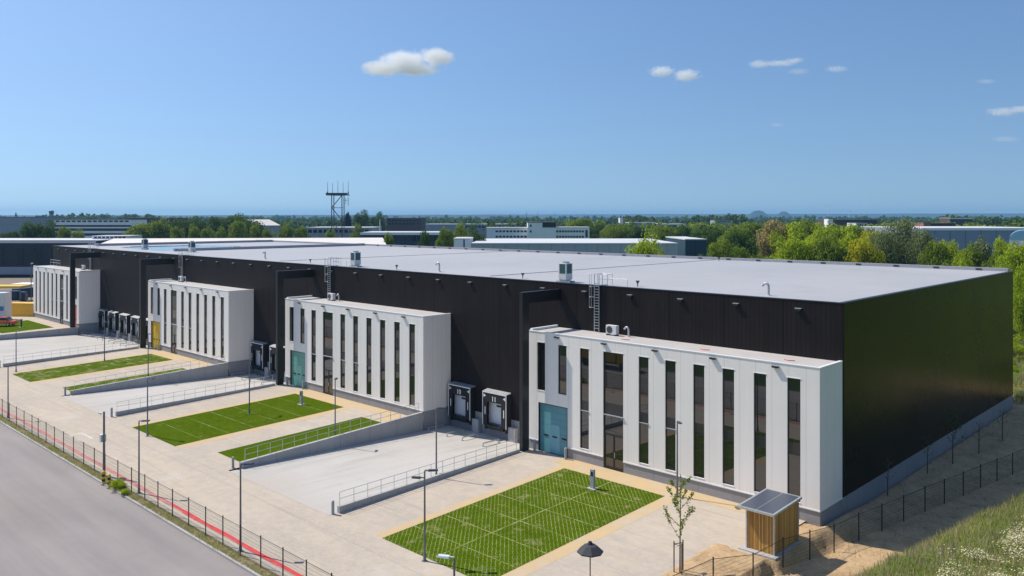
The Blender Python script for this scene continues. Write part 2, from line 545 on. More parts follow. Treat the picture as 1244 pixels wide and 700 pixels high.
LEAF = {
    'dark': leaf_mat('leaves_dark_green', (0.03, 0.065, 0.016), (0.13, 0.20, 0.04), 0.3),
    'mid': leaf_mat('leaves_mid_green', (0.075, 0.13, 0.018), (0.27, 0.34, 0.045), 0.4),
    'bright': leaf_mat('leaves_bright_green', (0.15, 0.22, 0.015), (0.48, 0.58, 0.04), 0.45),
    'yellow': leaf_mat('leaves_yellow_green', (0.22, 0.25, 0.015), (0.60, 0.56, 0.04), 0.45),
    'gold': leaf_mat('blossom_gold', (0.4, 0.28, 0.01), (0.8, 0.6, 0.03), 0.3),
    'willow': leaf_mat('leaves_grey_green', (0.09, 0.13, 0.045), (0.30, 0.34, 0.15), 0.35),
    'tan': leaf_mat('leaves_tan', (0.2, 0.165, 0.06), (0.50, 0.40, 0.17), 0.25),
    'copper': leaf_mat('leaves_copper', (0.031, 0.022, 0.022), (0.084, 0.059, 0.056), 0.15),
    'grass': leaf_mat('grass_blades', (0.13, 0.17, 0.025), (0.42, 0.44, 0.12), 0.45),
    'straw': leaf_mat('straw_blades', (0.32, 0.26, 0.12), (0.66, 0.55, 0.30), 0.4),
    'flower': leaf_mat('pale_flowers', (0.40, 0.38, 0.16), (0.80, 0.74, 0.52), 0.2),
    'lawnb': leaf_mat('lawn_blades', (0.035, 0.065, 0.002), (0.10, 0.155, 0.006), 0.15),
    'mauve': leaf_mat('mauve_stems', (0.22, 0.17, 0.13), (0.42, 0.34, 0.27), 0.35),
}


# ------------------------------------------------------------------ ground and courtyard
def gz(y):
    """level of the courtyard: falls gently from the building towards the road"""
    if y > -5: return 0.0
    if y > -22.5: return -0.5 * (-5 - y) / 17.5
    return max(-0.7, -0.5 - 0.2 * (-22.5 - y) / 6.5)


def sheet(name, mat, x0, x1, y0, y1, zoff, label, kind='structure', zf=gz, parent=None):
    ys = sorted({y0, y1} | {y for y in (-5, -22.5, -29.0) if y0 < y < y1})
    b = MB()
    for a, c in zip(ys[:-1], ys[1:]):
        b.quad((x0, a, zf(a) + zoff), (x1, a, zf(a) + zoff), (x1, c, zf(c) + zoff), (x0, c, zf(c) + zoff))
    o = b.build(name, mat, parent)
    if parent is None: tag(o, label, None, None, kind)
    return o


# one sheet to the horizon
ang = np.linspace(0, 2 * np.pi, 97)[:-1]
radii = [0, 60, 150, 350, 800, 2000, 5000, 9500]
b = MB()
vs = [(0, 0, -1.7)] + [(r * math.cos(a), r * math.sin(a), -1.7) for r in radii[1:] for a in ang]
fs = [(0, 1 + i, 1 + (i + 1) % 96) for i in range(96)]
for k in range(len(radii) - 2):
    for i in range(96):
        j = (i + 1) % 96
        fs.append((1 + k * 96 + i, 1 + (k + 1) * 96 + i, 1 + (k + 1) * 96 + j, 1 + k * 96 + j))
tag(b.add(vs, fs).build('ground', M['ground']), 'flat green and brown countryside reaching the horizon', kind='structure')

P = -3.407           # face of the office blocks
L = 24.2             # length of an office block
PITCH = 37.53
XR = [0.0, -PITCH, -2 * PITCH]          # right ends of the three like blocks
AL, AR = -151.6, -127.5                 # the mirrored block
H = 13.305
DEP = 42.73
HX0, HX1 = -151.72, 0.0

# courtyard (built in strips between the loading pits)
pits = [(-PITCH + 0.08, -24.1, 'nearest'), (-2 * PITCH + 0.08, -PITCH - 24.1, 'second'), (-127.4, -2 * PITCH - 24.1, 'widest')]
FRONT = -29.2
xs = [(-3.6, -24.1), (-37.75, -61.63), (-75.28, -99.16), (-127.7, -182)]
b = MB()


def ground_strip(b, x0, x1, y0, y1):
    ys = sorted({y0, y1} | {y for y in (-5, -22.5, -29.0) if y0 < y < y1})
    for a, c in zip(ys[:-1], ys[1:]):
        b.quad((x0, a, gz(a)), (x1, a, gz(a)), (x1, c, gz(c)), (x0, c, gz(c)))


for x1, x0 in xs: ground_strip(b, x0, x1, -22.5, P + 0.05)
ground_strip(b, -3.6, -0.9, -10.3, P + 0.05)
ground_strip(b, -3.6, -2.6, -22.5, -10.301)
ground_strip(b, -182, -3.6, FRONT, -22.5)
tag(b.build('courtyard', M['paving']), 'beige block paved courtyard sloping from the offices to the fence', kind='structure')


def pit_z(y):
    return -0.495 - 0.555 * (y + 22.5) / 22.5


for x0, x1, w in pits:
    b = MB()
    b.quad((x0, -22.58, pit_z(-22.58)), (x1, -22.58, pit_z(-22.58)), (x1, 0.3, pit_z(0.3)), (x0, 0.3, pit_z(0.3)))
    # pale apron that runs out over the paving
    x2 = x0 + 2.0; x3 = x1 + 0.5
    tag(b.build('loading_yard', M['pit']), 'pale concrete ramp down to the docks, the %s of the three loading yards' % w, kind='structure')

# lawns of grass paving
lawns = [('lawn', -18.6, -9.75, M['lawn_grid'], 'grid paved grass parking bay in front of the office with the teal door'),
         ('lawn', -56.15, -47.15, M['lawn'], 'lush grass parking bay in front of the office with the mint door'),
         ('lawn', -93.0, -86.0, M['lawn_dry'], 'grass parking bay with a dry inner end, in front of the office with the yellow door')]
for i, (nm, x0, x1, mt, lb) in enumerate(lawns):
    y0, y1 = -22.45, -5.55
    o = sheet('sanded_paving', M['sand'], x0 - 0.75, x1 + 1.0, y0 + 0.1, y1 + 1.95, 0.004, 'sandy orange border around the grass bay by the %s door' % ('teal', 'mint', 'yellow')[i])
    o = sheet(nm, mt, x0, x1, y0, y1, 0.012, lb)
    xm = (x0 + x1) / 2
    b = MB()

    def strip(xa, xb, ya, yb):
        ys = sorted({ya, yb} | {y for y in (-22.5, -5) if ya < y < yb})
        for a, c in zip(ys[:-1], ys[1:]):
            b.quad((xa, a, gz(a) + 0.018), (xb, a, gz(a) + 0.018), (xb, c, gz(c) + 0.018), (xa, c, gz(c) + 0.018))
    if i == 0: strip(xm - 0.05, xm + 0.05, y0 + 0.4, y1)
    ly = y0 + 2.45
    while ly < y1 - 0.5:
        if i == 0:
            strip(x0, xm - 0.052, ly - 0.04, ly + 0.04); strip(xm + 0.052, x1, ly - 0.04, ly + 0.04)
        else:
            strip(x0 + 0.3, x1 - 0.2, ly - 0.032, ly + 0.032)
        ly += 2.45 if i != 2 else 5.0
    b.build('line_marking', M['line'], o)
sheet('lawn', M['lawn'], -42.7, -37.76, -20.9, -6.6, 0.01, 'narrow grass strip behind the railing left of the nearest loading yard')
sheet('lawn', M['lawn_dry'], -79.6, -75.3, -21.0, -7.2, 0.01, 'narrow grass strip behind the railing left of the second loading yard')
sheet('lawn', M['lawn'], -146.5, -132.2, -13.6, -5.8, 0.01, 'small lawn in front of the far office with the red door')
sheet('planting_bed', M['sand'], -41.2, -37.76, -6.2, -3.6, 0.008, 'bare planting bed at the corner of the office with the mint door')
sheet('planting_bed', M['sand'], -78.7, -75.3, -6.6, -3.6, 0.008, 'weedy planting bed at the corner of the office with the yellow door')
for x0, x1, w in ((-20.4, -3.4, 'teal'), (-57.6, -41.3, 'mint'), (-95.2, -79, 'yellow')):
    sheet('sanded_paving', M['sand'], x0, x1, -4.75, P + 0.0, 0.006, 'sandy strip along the foot of the office with the %s door' % w)

# road side
RZ = -0.86
tag(MB().quad((-420, -43, RZ), (12, -43, RZ), (12, -29.98, RZ), (-420, -29.98, RZ)).build('road', M['asphalt']), 'worn grey asphalt road outside the fence', kind='structure')
tag(MB().box(-420, 12, -29.98, -29.83, RZ - 0.3, -0.735).build('kerb', M['block_conc']), 'low concrete kerb between road and verge', kind='structure')
tag(MB().quad((-420, -29.83, -0.75), (12, -29.83, -0.75), (12, -29.2, -0.70), (-420, -29.2, -0.70)).build('verge', M['verge']), 'narrow strip of weeds and soil below the fence', kind='structure')
tag(MB().quad((-420, -70, -0.8), (40, -70, -0.8), (40, -43, -0.85), (-420, -43, -0.85)).build('far_verge', M['ground']), 'grass verge on the other side of the road', kind='structure')
tag(MB().quad((-420, FRONT, -0.72), (-182, FRONT, -0.72), (-182, 60, -0.1), (-420, 60, -0.1)).quad((-182, -22.5, -0.1), (HX0, -22.5, -0.1), (HX0, 60, -0.1), (-182, 60, -0.1)).build('yard', M['asphalt']), 'grey yard beyond the far end of the hall', kind='structure')
b = MB()
segs = np.arange(-170, -2, 2.0)
b1, b2 = MB(), MB()
for x in segs:
    z = gz(-28.45) + 0.006
    w = 0.20 + 0.03 * math.sin(x * 1.7)
    y = -28.45 + 0.03 * math.sin(x * 0.9)
    y2 = -28.45 + 0.03 * math.sin((x + 2) * 0.9)
    (b1 if x > -36 else b2).quad((x, y - w, z), (x + 2, y2 - w, z), (x + 2, y2 + w * 0.6, z + .002), (x, y + w * 0.6, z + .002))
tag(b1.build('red_line', M['red']), 'bright red painted line along the inside of the fence', kind='structure')
tag(b2.build('faded_line', M['pink']), 'faded pink stretch of the painted line along the fence', kind='structure')

zf_ = lambda y: gz(y) + 0.006
b = MB()
for xa, xb, ya, yb in ((-57.9, -55.1, -27.35, -27.2), (-57.9, -55.1, -26.3, -26.15), (-57.9, -57.75, -27.2, -26.3)):
    b.quad((xa, ya, zf_(ya)), (xb, ya, zf_(ya)), (xb, yb, zf_(yb)), (xa, yb, zf_(yb)))
tag(b.build('road_marking', plain('worn_white_paint', (0.62, 0.60, 0.56), 0.8, var=0.2)), 'worn white box marking on the paving by the fence', kind='structure')
# right hand terrain: soil slope, path, meadow bank
from mathutils import noise as mnoise


def xf(y): return 0.2 + (y + 11) * 0.1655
def xc(y): return 8.15 + (y + 3) * 0.15


def sstep(a, b, x):
    t = min(1, max(0, (x - a) / (b - a))); return t * t * (3 - 2 * t)


def terr(x, y):
    s = x - xf(y); c = xc(y)
    top = gz(y) - 0.03
    if y > -3: top = -0.03 - 0.37 * sstep(-3, 6, y)
    e = 0.32 if y > -10.2 else max(-6.0, xf(y) - 0.7)
    if y > 2: e = min(1.6, 0.32 + 0.12 * (y - 2))
    z = top + (-0.82 - top) * sstep(e, max(e + 0.5, xf(y) + 0.1), x)
    z += (1.75 + 0.85) * sstep(c - 3.2, c, x)
    if x > c: z += 0.06 * min(x - c, 40)
    z += 1.5 * sstep(44, 75, y) * sstep(2, 12, x) * 0.5
    if y > 43: z = max(z, -0.4 + 0.03 * (y - 43))
    n = mnoise.noise(Vector((x * 0.4, y * 0.4, 0)))
    n2 = mnoise.noise(Vector((x * 1.5, y * 1.5, 3)))
    rough = 0.07 if s < -0.1 else 0.05
    if x > c - 2: rough = 0.22
    if x < 0.6 and y > -3.5: rough *= 0.3
    if x < 0.5 and y > -10.2: rough *= 0.35
    if e < x < xf(y) + 0.6 and -9.6 < y < 4: rough = 0.26
    z += rough * n + rough * 0.5 * n2 + 0.25 * rough * mnoise.noise(Vector((x * 4, y * 4, 7)))
    if y < -9.4 and x < 0:
        lap = min(x + 3.45, -9.95 - y) + 0.28 * mnoise.noise(Vector((x * 0.9, y * 0.9, 11))) + 0.1 * mnoise.noise(Vector((x * 4, y * 4, 4)))
        z = gz(y) - 0.10 + 0.16 * sstep(-0.25, 0.35, lap) + max(0, z - gz(y)) * sstep(0, 0.5, lap) * 0.5
    out = max(sstep(95, 130, x), sstep(230, 300, y))
    return z * (1 - out) - 1.8 * out


gx = np.concatenate([np.arange(-4.4, 4, 0.16), np.arange(4, 16, 0.3), np.arange(16, 40, 1.2), np.arange(40, 131, 6)])
gy = np.concatenate([np.arange(-55, -18, 2.0), np.arange(-18, 2, 0.2), np.arange(2, 24, 0.4), np.arange(24, 60, 1.5), np.arange(60, 301, 8)])
V, VEG = [], []
for y in gy:
    for x in gx:
        z = terr(x, y)
        if x < -0.6 and y > -9.6: z = min(z, gz(y) - 0.06)
        if x < 0.1 and y > P - 0.1 and y < DEP + .2: z = -0.6
        s = x - xf(y)
        veg = sstep(xc(y) - 3.6, xc(y) - 2.4, x)
        veg = max(veg, 0.9 * sstep(48, 55, y))
        if s < 3: veg = max(veg, 0.30 * sstep(-4, -14, y))
        V.append((x, y, z)); VEG.append(veg)
nx, ny = len(gx), len(gy)
F = [(j * nx + i, j * nx + i + 1, (j + 1) * nx + i + 1, (j + 1) * nx + i) for j in range(ny - 1) for i in range(nx - 1)]
me = bpy.data.meshes.new('terrain'); me.from_pydata(V, [], F); me.materials.append(M['terrain'])
me.attributes.new('veg', 'FLOAT', 'POINT').data.foreach_set('value', np.array(VEG, dtype=np.float32))
me.polygons.foreach_set('use_smooth', [True] * len(F))
tag(link('terrain', me), 'bare soil slope and dirt path beside the hall with a meadow bank', kind='structure')
# land behind the hall, hidden in the photograph but met by a step to the side
o = MB().quad((-200, DEP - 0.5, -1.0), (-3, DEP - 0.5, -1.0), (-3, 230, -1.0), (-200, 230, -1.0)).build('land', M['terrain'])
o.data.attributes.new('veg', 'FLOAT', 'POINT').data.foreach_set('value', np.full(4, 0.62, dtype=np.float32))
tag(o, 'rough grassland behind the hall', kind='structure')


# ------------------------------------------------------------------ the hall
hall = empty('warehouse_hall', (-76, 0, 0), 'long black clad warehouse hall with a pale flat roof', 'warehouse')
HO = hall.location
ZC = 0.8


def hb(): return MB(HO)


T = 0.3
b = hb().box(HX0, HX1, 0, T, ZC, H - 0.06)
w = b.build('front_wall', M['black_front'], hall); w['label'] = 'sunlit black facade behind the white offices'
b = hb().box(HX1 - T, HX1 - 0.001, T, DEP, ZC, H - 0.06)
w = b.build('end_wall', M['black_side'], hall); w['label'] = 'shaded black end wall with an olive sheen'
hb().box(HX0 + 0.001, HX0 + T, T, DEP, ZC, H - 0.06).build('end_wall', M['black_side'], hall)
hb().box(HX0 + T, HX1 - T, DEP - T, DEP - 0.001, ZC, H - 0.06).build('rear_wall', M['black_front'], hall)
b = hb().box(HX0 + 0.02, HX1 - 0.02, 0.03, T, -1.6, ZC - 0.002)
b.build('plinth', M['plinth_x'], hall)
hb().box(HX1 - T, HX1 - 0.02, T + 0.001, DEP - 0.02, -1.6, ZC - 0.002).build('plinth', M['plinth_y'], hall)
# roof, edge trim, rear upstand
hb().box(HX0 + T, HX1 - T, T, DEP - T, H - 0.5, H - 0.03).build('roof', M['roof'], hall)
b = hb()
b.box(HX0 - 0.03, HX1 + 0.03, -0.03, T + 0.01, H - 0.058, H).box(HX0 - 0.03, HX0 + T + 0.01, T + 0.012, DEP + 0.03, H - 0.058, H)
b.box(HX1 - T - 0.01, HX1 + 0.03, T + 0.012, DEP + 0.03, H - 0.058, H)
b.build('roof_edge', M['dark_trim'], hall)
hb().box(HX0 + T + 0.02, HX1 - T - 0.02, DEP - 0.5, DEP + 0.01, H - 0.1, H + 0.28).build('parapet', M['upstand'], hall)
for xw, lab in ((-109.8, 'nearer low fire wall across the roof'), (-144.0, 'farther low fire wall across the roof')):
    o = hb().box(xw - 0.25, xw + 0.25, 5.0, DEP - 0.6, H - 0.2, H + 0.42).build('fire_wall', M['upstand'], hall); o['label'] = lab
o = None
for k in range(26):
    xo = -3.0 - 4.1 * k
    if o is None:
        ob = o = MB().box(-0.28, 0.28, -0.06, -0.001, 0.02, 0.17).build('overflow_outlet', M['dark_trim'], hall)
    else:
        ob = o.copy(); COL.objects.link(ob)
    ob.location = (xo - HO.x, DEP - 0.5, H + 0.02)
# seams
for xw in (-33.4, -70.9):
    hb().box(xw - 0.05, xw + 0.05, 1.2, DEP - 0.6, H - 0.1, H + 0.015).build('expansion_joint', M['upstand'], hall)
# shallow rainwater lying on the far roof
b = hb()
pts = [(-134, 6.0), (-124, 4.0), (-113, 4.3), (-111.5, 8), (-112.5, 17), (-118, 22), (-127, 24), (-136, 19), (-138, 11)]
cxp, cyp = np.mean(pts, axis=0)
ring = []
for i in range(72):
    a = i / 72 * 2 * math.pi
    k = i / 72 * len(pts); i0 = int(k) % len(pts); i1 = (i0 + 1) % len(pts); f = k - int(k)
    x = pts[i0][0] * (1 - f) + pts[i1][0] * f; y = pts[i0][1] * (1 - f) + pts[i1][1] * f
    g = 1 + 0.13 * mnoise.noise(Vector((x * 0.5, y * 0.5, 0)))
    ring.append((min(-110.2, cxp + (x - cxp) * g), cyp + (y - cyp) * g, H - 0.024))
b.add(ring, [tuple(range(72))])
o = b.build('rainwater', M['water'], hall); o['label'] = 'shallow blue puddle on the far part of the roof'
# wall lights under the roof edge
lm = None
for k in range(33):
    x = -2.9 - 4.55 * k
    if lm is None:
        b = MB(); b.box(-0.22, 0.22, -0.2, 0, 0.0, 0.04, 0).box(-0.2, 0.2, -0.19, -0.02, -0.12, -0.002, 1).box(-0.06, 0.06, -0.1, 0.0, -0.22, -0.122, 1)
        lm = b.build('wall_light', [M['galv'], M['black']], hall); o = lm
    else:
        o = lm.copy(); COL.objects.link(o)
    o.location = (x - HO.x, 0 - 0.001, 12.72)

# ---- loading docks (parts of the hall)
FONT = None


def text_mesh(s, size):
    c = bpy.data.curves.new('number', 'FONT'); c.body = s; c.size = size; c.align_x = 'CENTER'; c.extrude = 0.004
    c.offset = 0.012
    o = bpy.data.objects.new('number_tmp', c); COL.objects.link(o)
    me = bpy.data.meshes.new_from_object(o.evaluated_get(bpy.context.evaluated_depsgraph_get()))
    bpy.data.objects.remove(o); me.materials.clear(); me.materials.append(M['mark_white'])
    return me


def make_dock():
    b = MB()
    W, D0 = 1.5, -0.62
    # hood, side cheeks and front curtains with a passage
    b.box(-W, W, D0, -0.001, 2.9, 3.0, 0)
    b.box(-W, -W + 0.1, D0, -0.001, 0.0, 2.898, 0); b.box(W - 0.1, W, D0, -0.001, 0.0, 2.898, 0)
    b.box(-W + 0.1, -0.95, D0, D0 + 0.04, 0.0, 2.898, 0); b.box(0.85, W - 0.1, D0, D0 + 0.04, 0.0, 2.898, 0)
    b.box(-0.949, 0.849, D0, D0 + 0.04, 2.12, 2.898, 0)
    sh = b.build('loading_dock', M['rubber'], hall)
    e = MB()
    e.box(-W - 0.012, W + 0.012, D0 - 0.03, D0 - 0.002, 2.93, 3.012).box(-W - 0.012, -W + 0.05, D0 - 0.03, D0 - 0.002, 0.0, 2.928).box(W - 0.05, W + 0.012, D0 - 0.03, D0 - 0.002, 0.0, 2.928)
    e.build('edge_trim', M['white_trim'], sh)
    MB().hexa([(-W, D0 - 0.02, 3.014), (W, D0 - 0.02, 3.014), (W, -0.002, 3.014), (-W, -0.002, 3.014), (-W, D0 - 0.02, 3.03), (W, D0 - 0.02, 3.03), (W, -0.002, 3.16), (-W, -0.002, 3.16)]).build('hood', M['galv'], sh)
    d = MB().box(-1.25, 1.25, -0.07, -0.004, 0.1, 2.4).build('dock_door', M['door_white'], sh)
    MB().box(-0.25, 0.3, -0.085, -0.072, 1.66, 1.84).build('vision_panel', M['black'], d)
    for sx in (-1, 1):
        MB().box(sx * 1.18 - 0.05, sx * 1.18 + 0.05, D0 - 0.012, D0 - 0.002, 0.95, 1.65).build('guide_mark', M['mark_white'], sh)
        tri = [(sx * 1.38, 2.8), (sx * 1.38, 2.48), (sx * 1.08, 2.64)]
        MB().add([(x, D0 - 0.012, z) for x, z in tri] + [(x, D0 - 0.002, z) for x, z in tri], [(0, 1, 2), (5, 4, 3), (0, 3, 4, 1), (1, 4, 5, 2), (2, 5, 3, 0)]).build('guide_triangle', M['mark_white'], sh)
    MB().box(-1.0, 1.0, -0.5, -0.03, -0.32, 0.12).box(-0.95, 0.95, -0.72, -0.52, -0.06, 0.06).build('dock_leveller', M['black_steel'], sh)
    for sx in (-1, 1):
        MB().box(sx * 1.3 - 0.13, sx * 1.3 + 0.13, -0.45, -0.002, -0.42, -0.02).build('bumper', M['rubber'], sh)
    MB().box(1.52, 2.35, -0.42, -0.003, -1.5, 0.18).build('concrete_pier', M['block_conc'], sh)
    return sh


dock = make_dock()
dock_x = [(-35.66, '10'), (-31.0, '11'), (-35.66 - PITCH, None), (-31.0 - PITCH, None), (-125.2, None), (-120.7, None), (-115.9, None), (-111.2, None), (-106.4, None), (-101.7, None)]
names = ['dock with number 10 beside the mint door office', 'dock with number 11, right of dock 10', 'left dock of the second loading yard', 'right dock of the second loading yard',
         'first dock from the left in the far loading yard', 'second dock from the left in the far loading yard', 'third dock from the left in the far loading yard',
         'fourth dock from the left in the far loading yard', 'fifth dock from the left in the far loading yard', 'last dock on the right in the far loading yard']
for i, (x, num) in enumerate(dock_x):
    o = dock if i == 0 else copy_tree(dock, hall)
    o.location = (x - HO.x, -0.002, 0)
    o['label'] = names[i]
for o, num in zip([c for c in hall.children if c.name.startswith('loading_dock')][:2], ('10', '11')):
    n = link('dock_number', text_mesh(num, 0.62), o)
    n.location = (-0.05, -0.628, 2.24); n.rotation_euler = (R(90), 0, 0)

# wheel guides lying on the yard floor in front of every dock
wg = None
for i, (x, num) in enumerate(dock_x):
    for sx in (-1, 1):
        lx = x + sx * 1.32
        lab = '%s steel wheel guide of the %s' % ('left' if sx < 0 else 'right', names[i].replace(' in the far loading yard', ', far yard').replace(' from the left', ''))
        if wg is None:
            wg = empty('wheel_guide', (0, 0, 0), lab, 'wheel guide', 'steel wheel guides in front of the docks')
            MB().path([(0, -0.95, 0.0), (0, -0.95, 0.28), (0, 0.95, 0.28), (0, 0.95, 0.0)], 0.055).build('guide_tube', M['galv'], wg)
            MB().box(-0.12, 0.12, -1.07, -0.83, 0, 0.015).box(-0.12, 0.12, 0.83, 1.07, 0, 0.015).build('foot_plate', M['galv'], wg)
            o = wg
        else:
            o = copy_tree(wg)
        relabel(o, lab, (lx, -2.35, pit_z(-2.35) + 0.0))
        o.rotation_euler = (math.atan(-0.555 / 22.5), 0, 0)


# ------------------------------------------------------------------ office blocks
ZT = 9.6


def office(xr, mirror, dmat, label):
    xl = xr - L
    X = (lambda u: xr - u) if mirror else (lambda u: xl + u)
    root = empty('office_block', (xl + L / 2, P, 0), label, 'office', 'white office blocks along the hall')
    RO = root.location
    def nb(): return MB(RO)
    TH = 0.22
    zt = ZT - 0.05
    ww = 0.86
    cs = [1.33, 3.57, 5.79, 8.52, 11.24, 13.50, 15.77, 18.0, 20.26, 22.54]
    ops = []        # u0,u1,z0,z1
    for i, c in enumerate(cs):
        if i < 2: ops.append((c - ww / 2, c + ww / 2, 4.88, 8.73))
        elif i == 3: ops.append((7.6, 9.44, 0.02, 8.73))
        else: ops.append((c - ww / 2, c + ww / 2, 1.05, 8.73))
    door = (1.04, 4.11, 0.0, 3.9)
    # front wall cut around its openings, in columns
    b = nb()
    def wb(u0, u1, z0, z1):
        if z1 - z0 > 1e-4: b.box(X(u0), X(u1), P, P + TH, z0, z1)
    edges = sorted({0.0, L, door[0], door[1]} | {u for o in ops for u in o[:2]})
    for u0, u1 in zip(edges[:-1], edges[1:]):
        m = (u0 + u1) / 2
        holes = [(o[2], o[3]) for o in ops if o[0] < m < o[1]]
        if door[0] < m < door[1]: holes.append((door[2], door[3]))
        z = ZC
        for h0, h1 in sorted(holes):
            wb(u0, u1, z, h0); z = max(z, h1)
        wb(u0, u1, z, zt)
    front = b.build('front_wall', M['white_front'], root)
    # side walls and roof
    nb().box(X(L) if not mirror else X(0), (X(L) if not mirror else X(0)) - TH, P + TH + 0.001, -0.002, ZC, zt).build('side_wall', M['white_side'], root)
    nb().box(xl, xl + TH, P + TH + 0.001, -0.002, ZC, zt).build('side_wall', M['white_side'], root)
    nb().box(xl + TH, xr - TH, P + TH, -0.002, zt - 0.4, zt - 0.02).build('roof', M['roof_block'], root)
    b = nb()
    b.box(xl - 0.03, xr + 0.03, P - 0.03, P + 0.2, zt + 0.001, ZT).box(xr - 0.2, xr + 0.03, P + 0.201, -0.003, zt + 0.001, ZT)
    ul = X(0); sgn = -1 if mirror else 1
    xx0, xx1 = sorted((ul - 0.03 * sgn, ul + 0.22 * sgn))
    b.build('coping', M['white_trim'], root)
    nb().box(xx0, xx1, P + 0.201, -0.003, zt + 0.001, ZT + 0.12).build('end_upstand', M['white_trim'], root)
    # plinth in pieces that leave the two doors free, with a white drip edge over it
    for u0, u1 in ((0, door[0]), (door[1], 7.6), (9.44, L)):
        pl = nb().box(X(u0), X(u1), P + 0.03, P + TH, -1.5, ZC - 0.004).build('plinth', M['plinth_x'], root)
        nb().box(X(u0), X(u1), P - 0.035, P - 0.001, ZC - 0.03, ZC + 0.05).build('drip_edge', M['white_trim'], pl)
    pl = nb().box(xr - TH, xr - 0.03, P + TH + 0.001, -0.004, -1.5, ZC - 0.004).build('plinth', M['plinth_y'], root)
    nb().box(xr + 0.001, xr + 0.035, P - 0.035, -0.004, ZC - 0.03, ZC + 0.05).build('drip_edge', M['white_trim'], pl)
    nb().box(xl + 0.03, xl + TH, P + TH + 0.001, -0.004, -1.5, ZC - 0.004).build('plinth', M['plinth_y'], root)
    # windows
    for i, (u0, u1, z0, z1) in enumerate(ops):
        yg = P + 0.13
        x0, x1 = sorted((X(u0), X(u1)))
        if i == 3:
            fr = nb()
            f = 0.07
            fr.box(x0, x0 + f, yg - 0.06, yg + 0.02, z0, z1).box(x1 - f, x1, yg - 0.06, yg + 0.02, z0, z1).box(x0 + f, x1 - f, yg - 0.06, yg + 0.02, z1 - f, z1)
            fr.box(x0 + f, x1 - f, yg - 0.06, yg + 0.02, 4.0, 4.09).box(x0 + f, x1 - f, yg - 0.06, yg + 0.02, 2.5, 2.62)
            win = nb().box(x0 + f, x1 - f, yg - 0.01, yg + 0.005, 2.62, z1 - f).build('entrance_glazing', M['glass'], root)
            fr.build('frame', M['frame'], win)
            nb().box(x0 + f + .002, x1 - f - .002, yg - 0.03, yg - 0.012, 4.1, 4.9).build('spandrel', M['spandrel'], win)
            nb().box(x0 - 0.03, x1 + 0.03, P - 0.03, yg - 0.062, z1 - 0.001, z1 + 0.03).build('lintel_trim', M['white_trim'], win)
            nb().box(x0 - 0.04, x1 + 0.04, P - 0.10, yg - 0.062, 4.02, 4.06).build('sunshade', M['galv'], win)
            ed = nb().box(x0 + f, x1 - f, yg - 0.012, yg + 0.004, 0.05, 2.499).build('entrance_door', M['glass'], root)
            xm = (x0 + x1) / 2
            nb().box(xm - 0.06, xm + 0.06, yg - 0.05, yg + 0.02, 0.05, 2.498).box(x0 + f, xm - 0.061, yg - 0.05, yg + 0.02, 0.05, 0.2).box(xm + 0.061, x1 - f, yg - 0.05, yg + 0.02, 0.05, 0.2).box(x0 + f, x0 + 2 * f, yg - 0.05, yg + 0.02, 0.201, 2.498).build('frame', M['frame'], ed)
            nb().box(xm + 0.1, xm + 0.14, yg - 0.12, yg - 0.052, 0.9, 1.3).build('handle', M['galv'], ed)
            continue
        win = nb().box(x0 + 0.05, x1 - 0.05, yg - 0.01, yg + 0.005, z0 + 0.05, z1 - 0.05).build('window', M['glass'], root)
        fr = nb()
        fr.box(x0, x0 + 0.05, yg - 0.05, yg + 0.02, z0, z1).box(x1 - 0.05, x1, yg - 0.05, yg + 0.02, z0, z1)
        fr.box(x0 + 0.05, x1 - 0.05, yg - 0.05, yg + 0.02, z1 - 0.05, z1).box(x0 + 0.05, x1 - 0.05, yg - 0.05, yg + 0.02, z0, z0 + 0.05)
        if i >= 2:
            fr.box(x0 + 0.05, x1 - 0.05, yg - 0.05, yg + 0.02, 3.93, 3.99)
            nb().box(x0 + .052, x1 - .052, yg - 0.03, yg - 0.012, 3.992, 4.7).build('spandrel', M['spandrel'], win)
            if i in (2, 4, 5):
                nb().box(x0 - 0.03, x1 + 0.03, P - 0.06, yg - 0.052, 3.95, 3.98).build('sunshade', M['galv'], win)
        fr.build('frame', M['frame'], win)
        nb().box(x0 - 0.02, x1 + 0.02, P - 0.03, yg - 0.052, z0 - 0.03, z0 - 0.001).build('sill', M['white_trim'], win)
        nb().box(x0 - 0.03, x1 + 0.03, P - 0.03, P - 0.001, z1 + 0.001, z1 + 0.035).build('lintel_trim', M['white_trim'], win)
    # goods door: tall sectional door with a wicket leaf
    x0, x1 = sorted((X(door[0]), X(door[1])))
    yd = P + 0.2
    dr = nb().box(x0, x1, yd - 0.05, yd, 0.0, 3.9).build('goods_door', dmat, root)
    a0, a1 = sorted((X(2.15), X(3.2)))
    wd = nb().box(a0, a1, yd - 0.075, yd - 0.052, 0.06, 2.3).build('wicket_door', LIGHT[dmat.name], dr)
    for u in (1.75, 2.68, 3.65):
        c = X(u)
        nb().box(c - 0.24, c + 0.24, yd - 0.082, yd - 0.0755 if u == 2.68 else yd - 0.052, 1.28, 1.42).build('vision_slot', M['black'], dr)
    nb().box(x0 - 0.001, x0 + 0.001 + 0.06, P + 0.01, yd - 0.051, 0.0, 3.9).box(x1 - 0.06, x1 + 0.001, P + 0.01, yd - 0.051, 0.0, 3.9).box(x0 + 0.061, x1 - 0.061, P + 0.01, yd - 0.051, 3.84, 3.901).build('door_jamb', M['frame'], dr)
    # small lights under the coping
    for u in (3.04, 7.69, 12.24, 16.88, 21.35):
        c = X(u)
        nb().box(c - 0.24, c + 0.24, P - 0.2, P - 0.001, 9.33, 9.36, 0).box(c - 0.2, c + 0.2, P - 0.18, P - 0.03, 9.25, 9.328, 1).build('wall_light', [M['lamp_head'], M['black']], root)
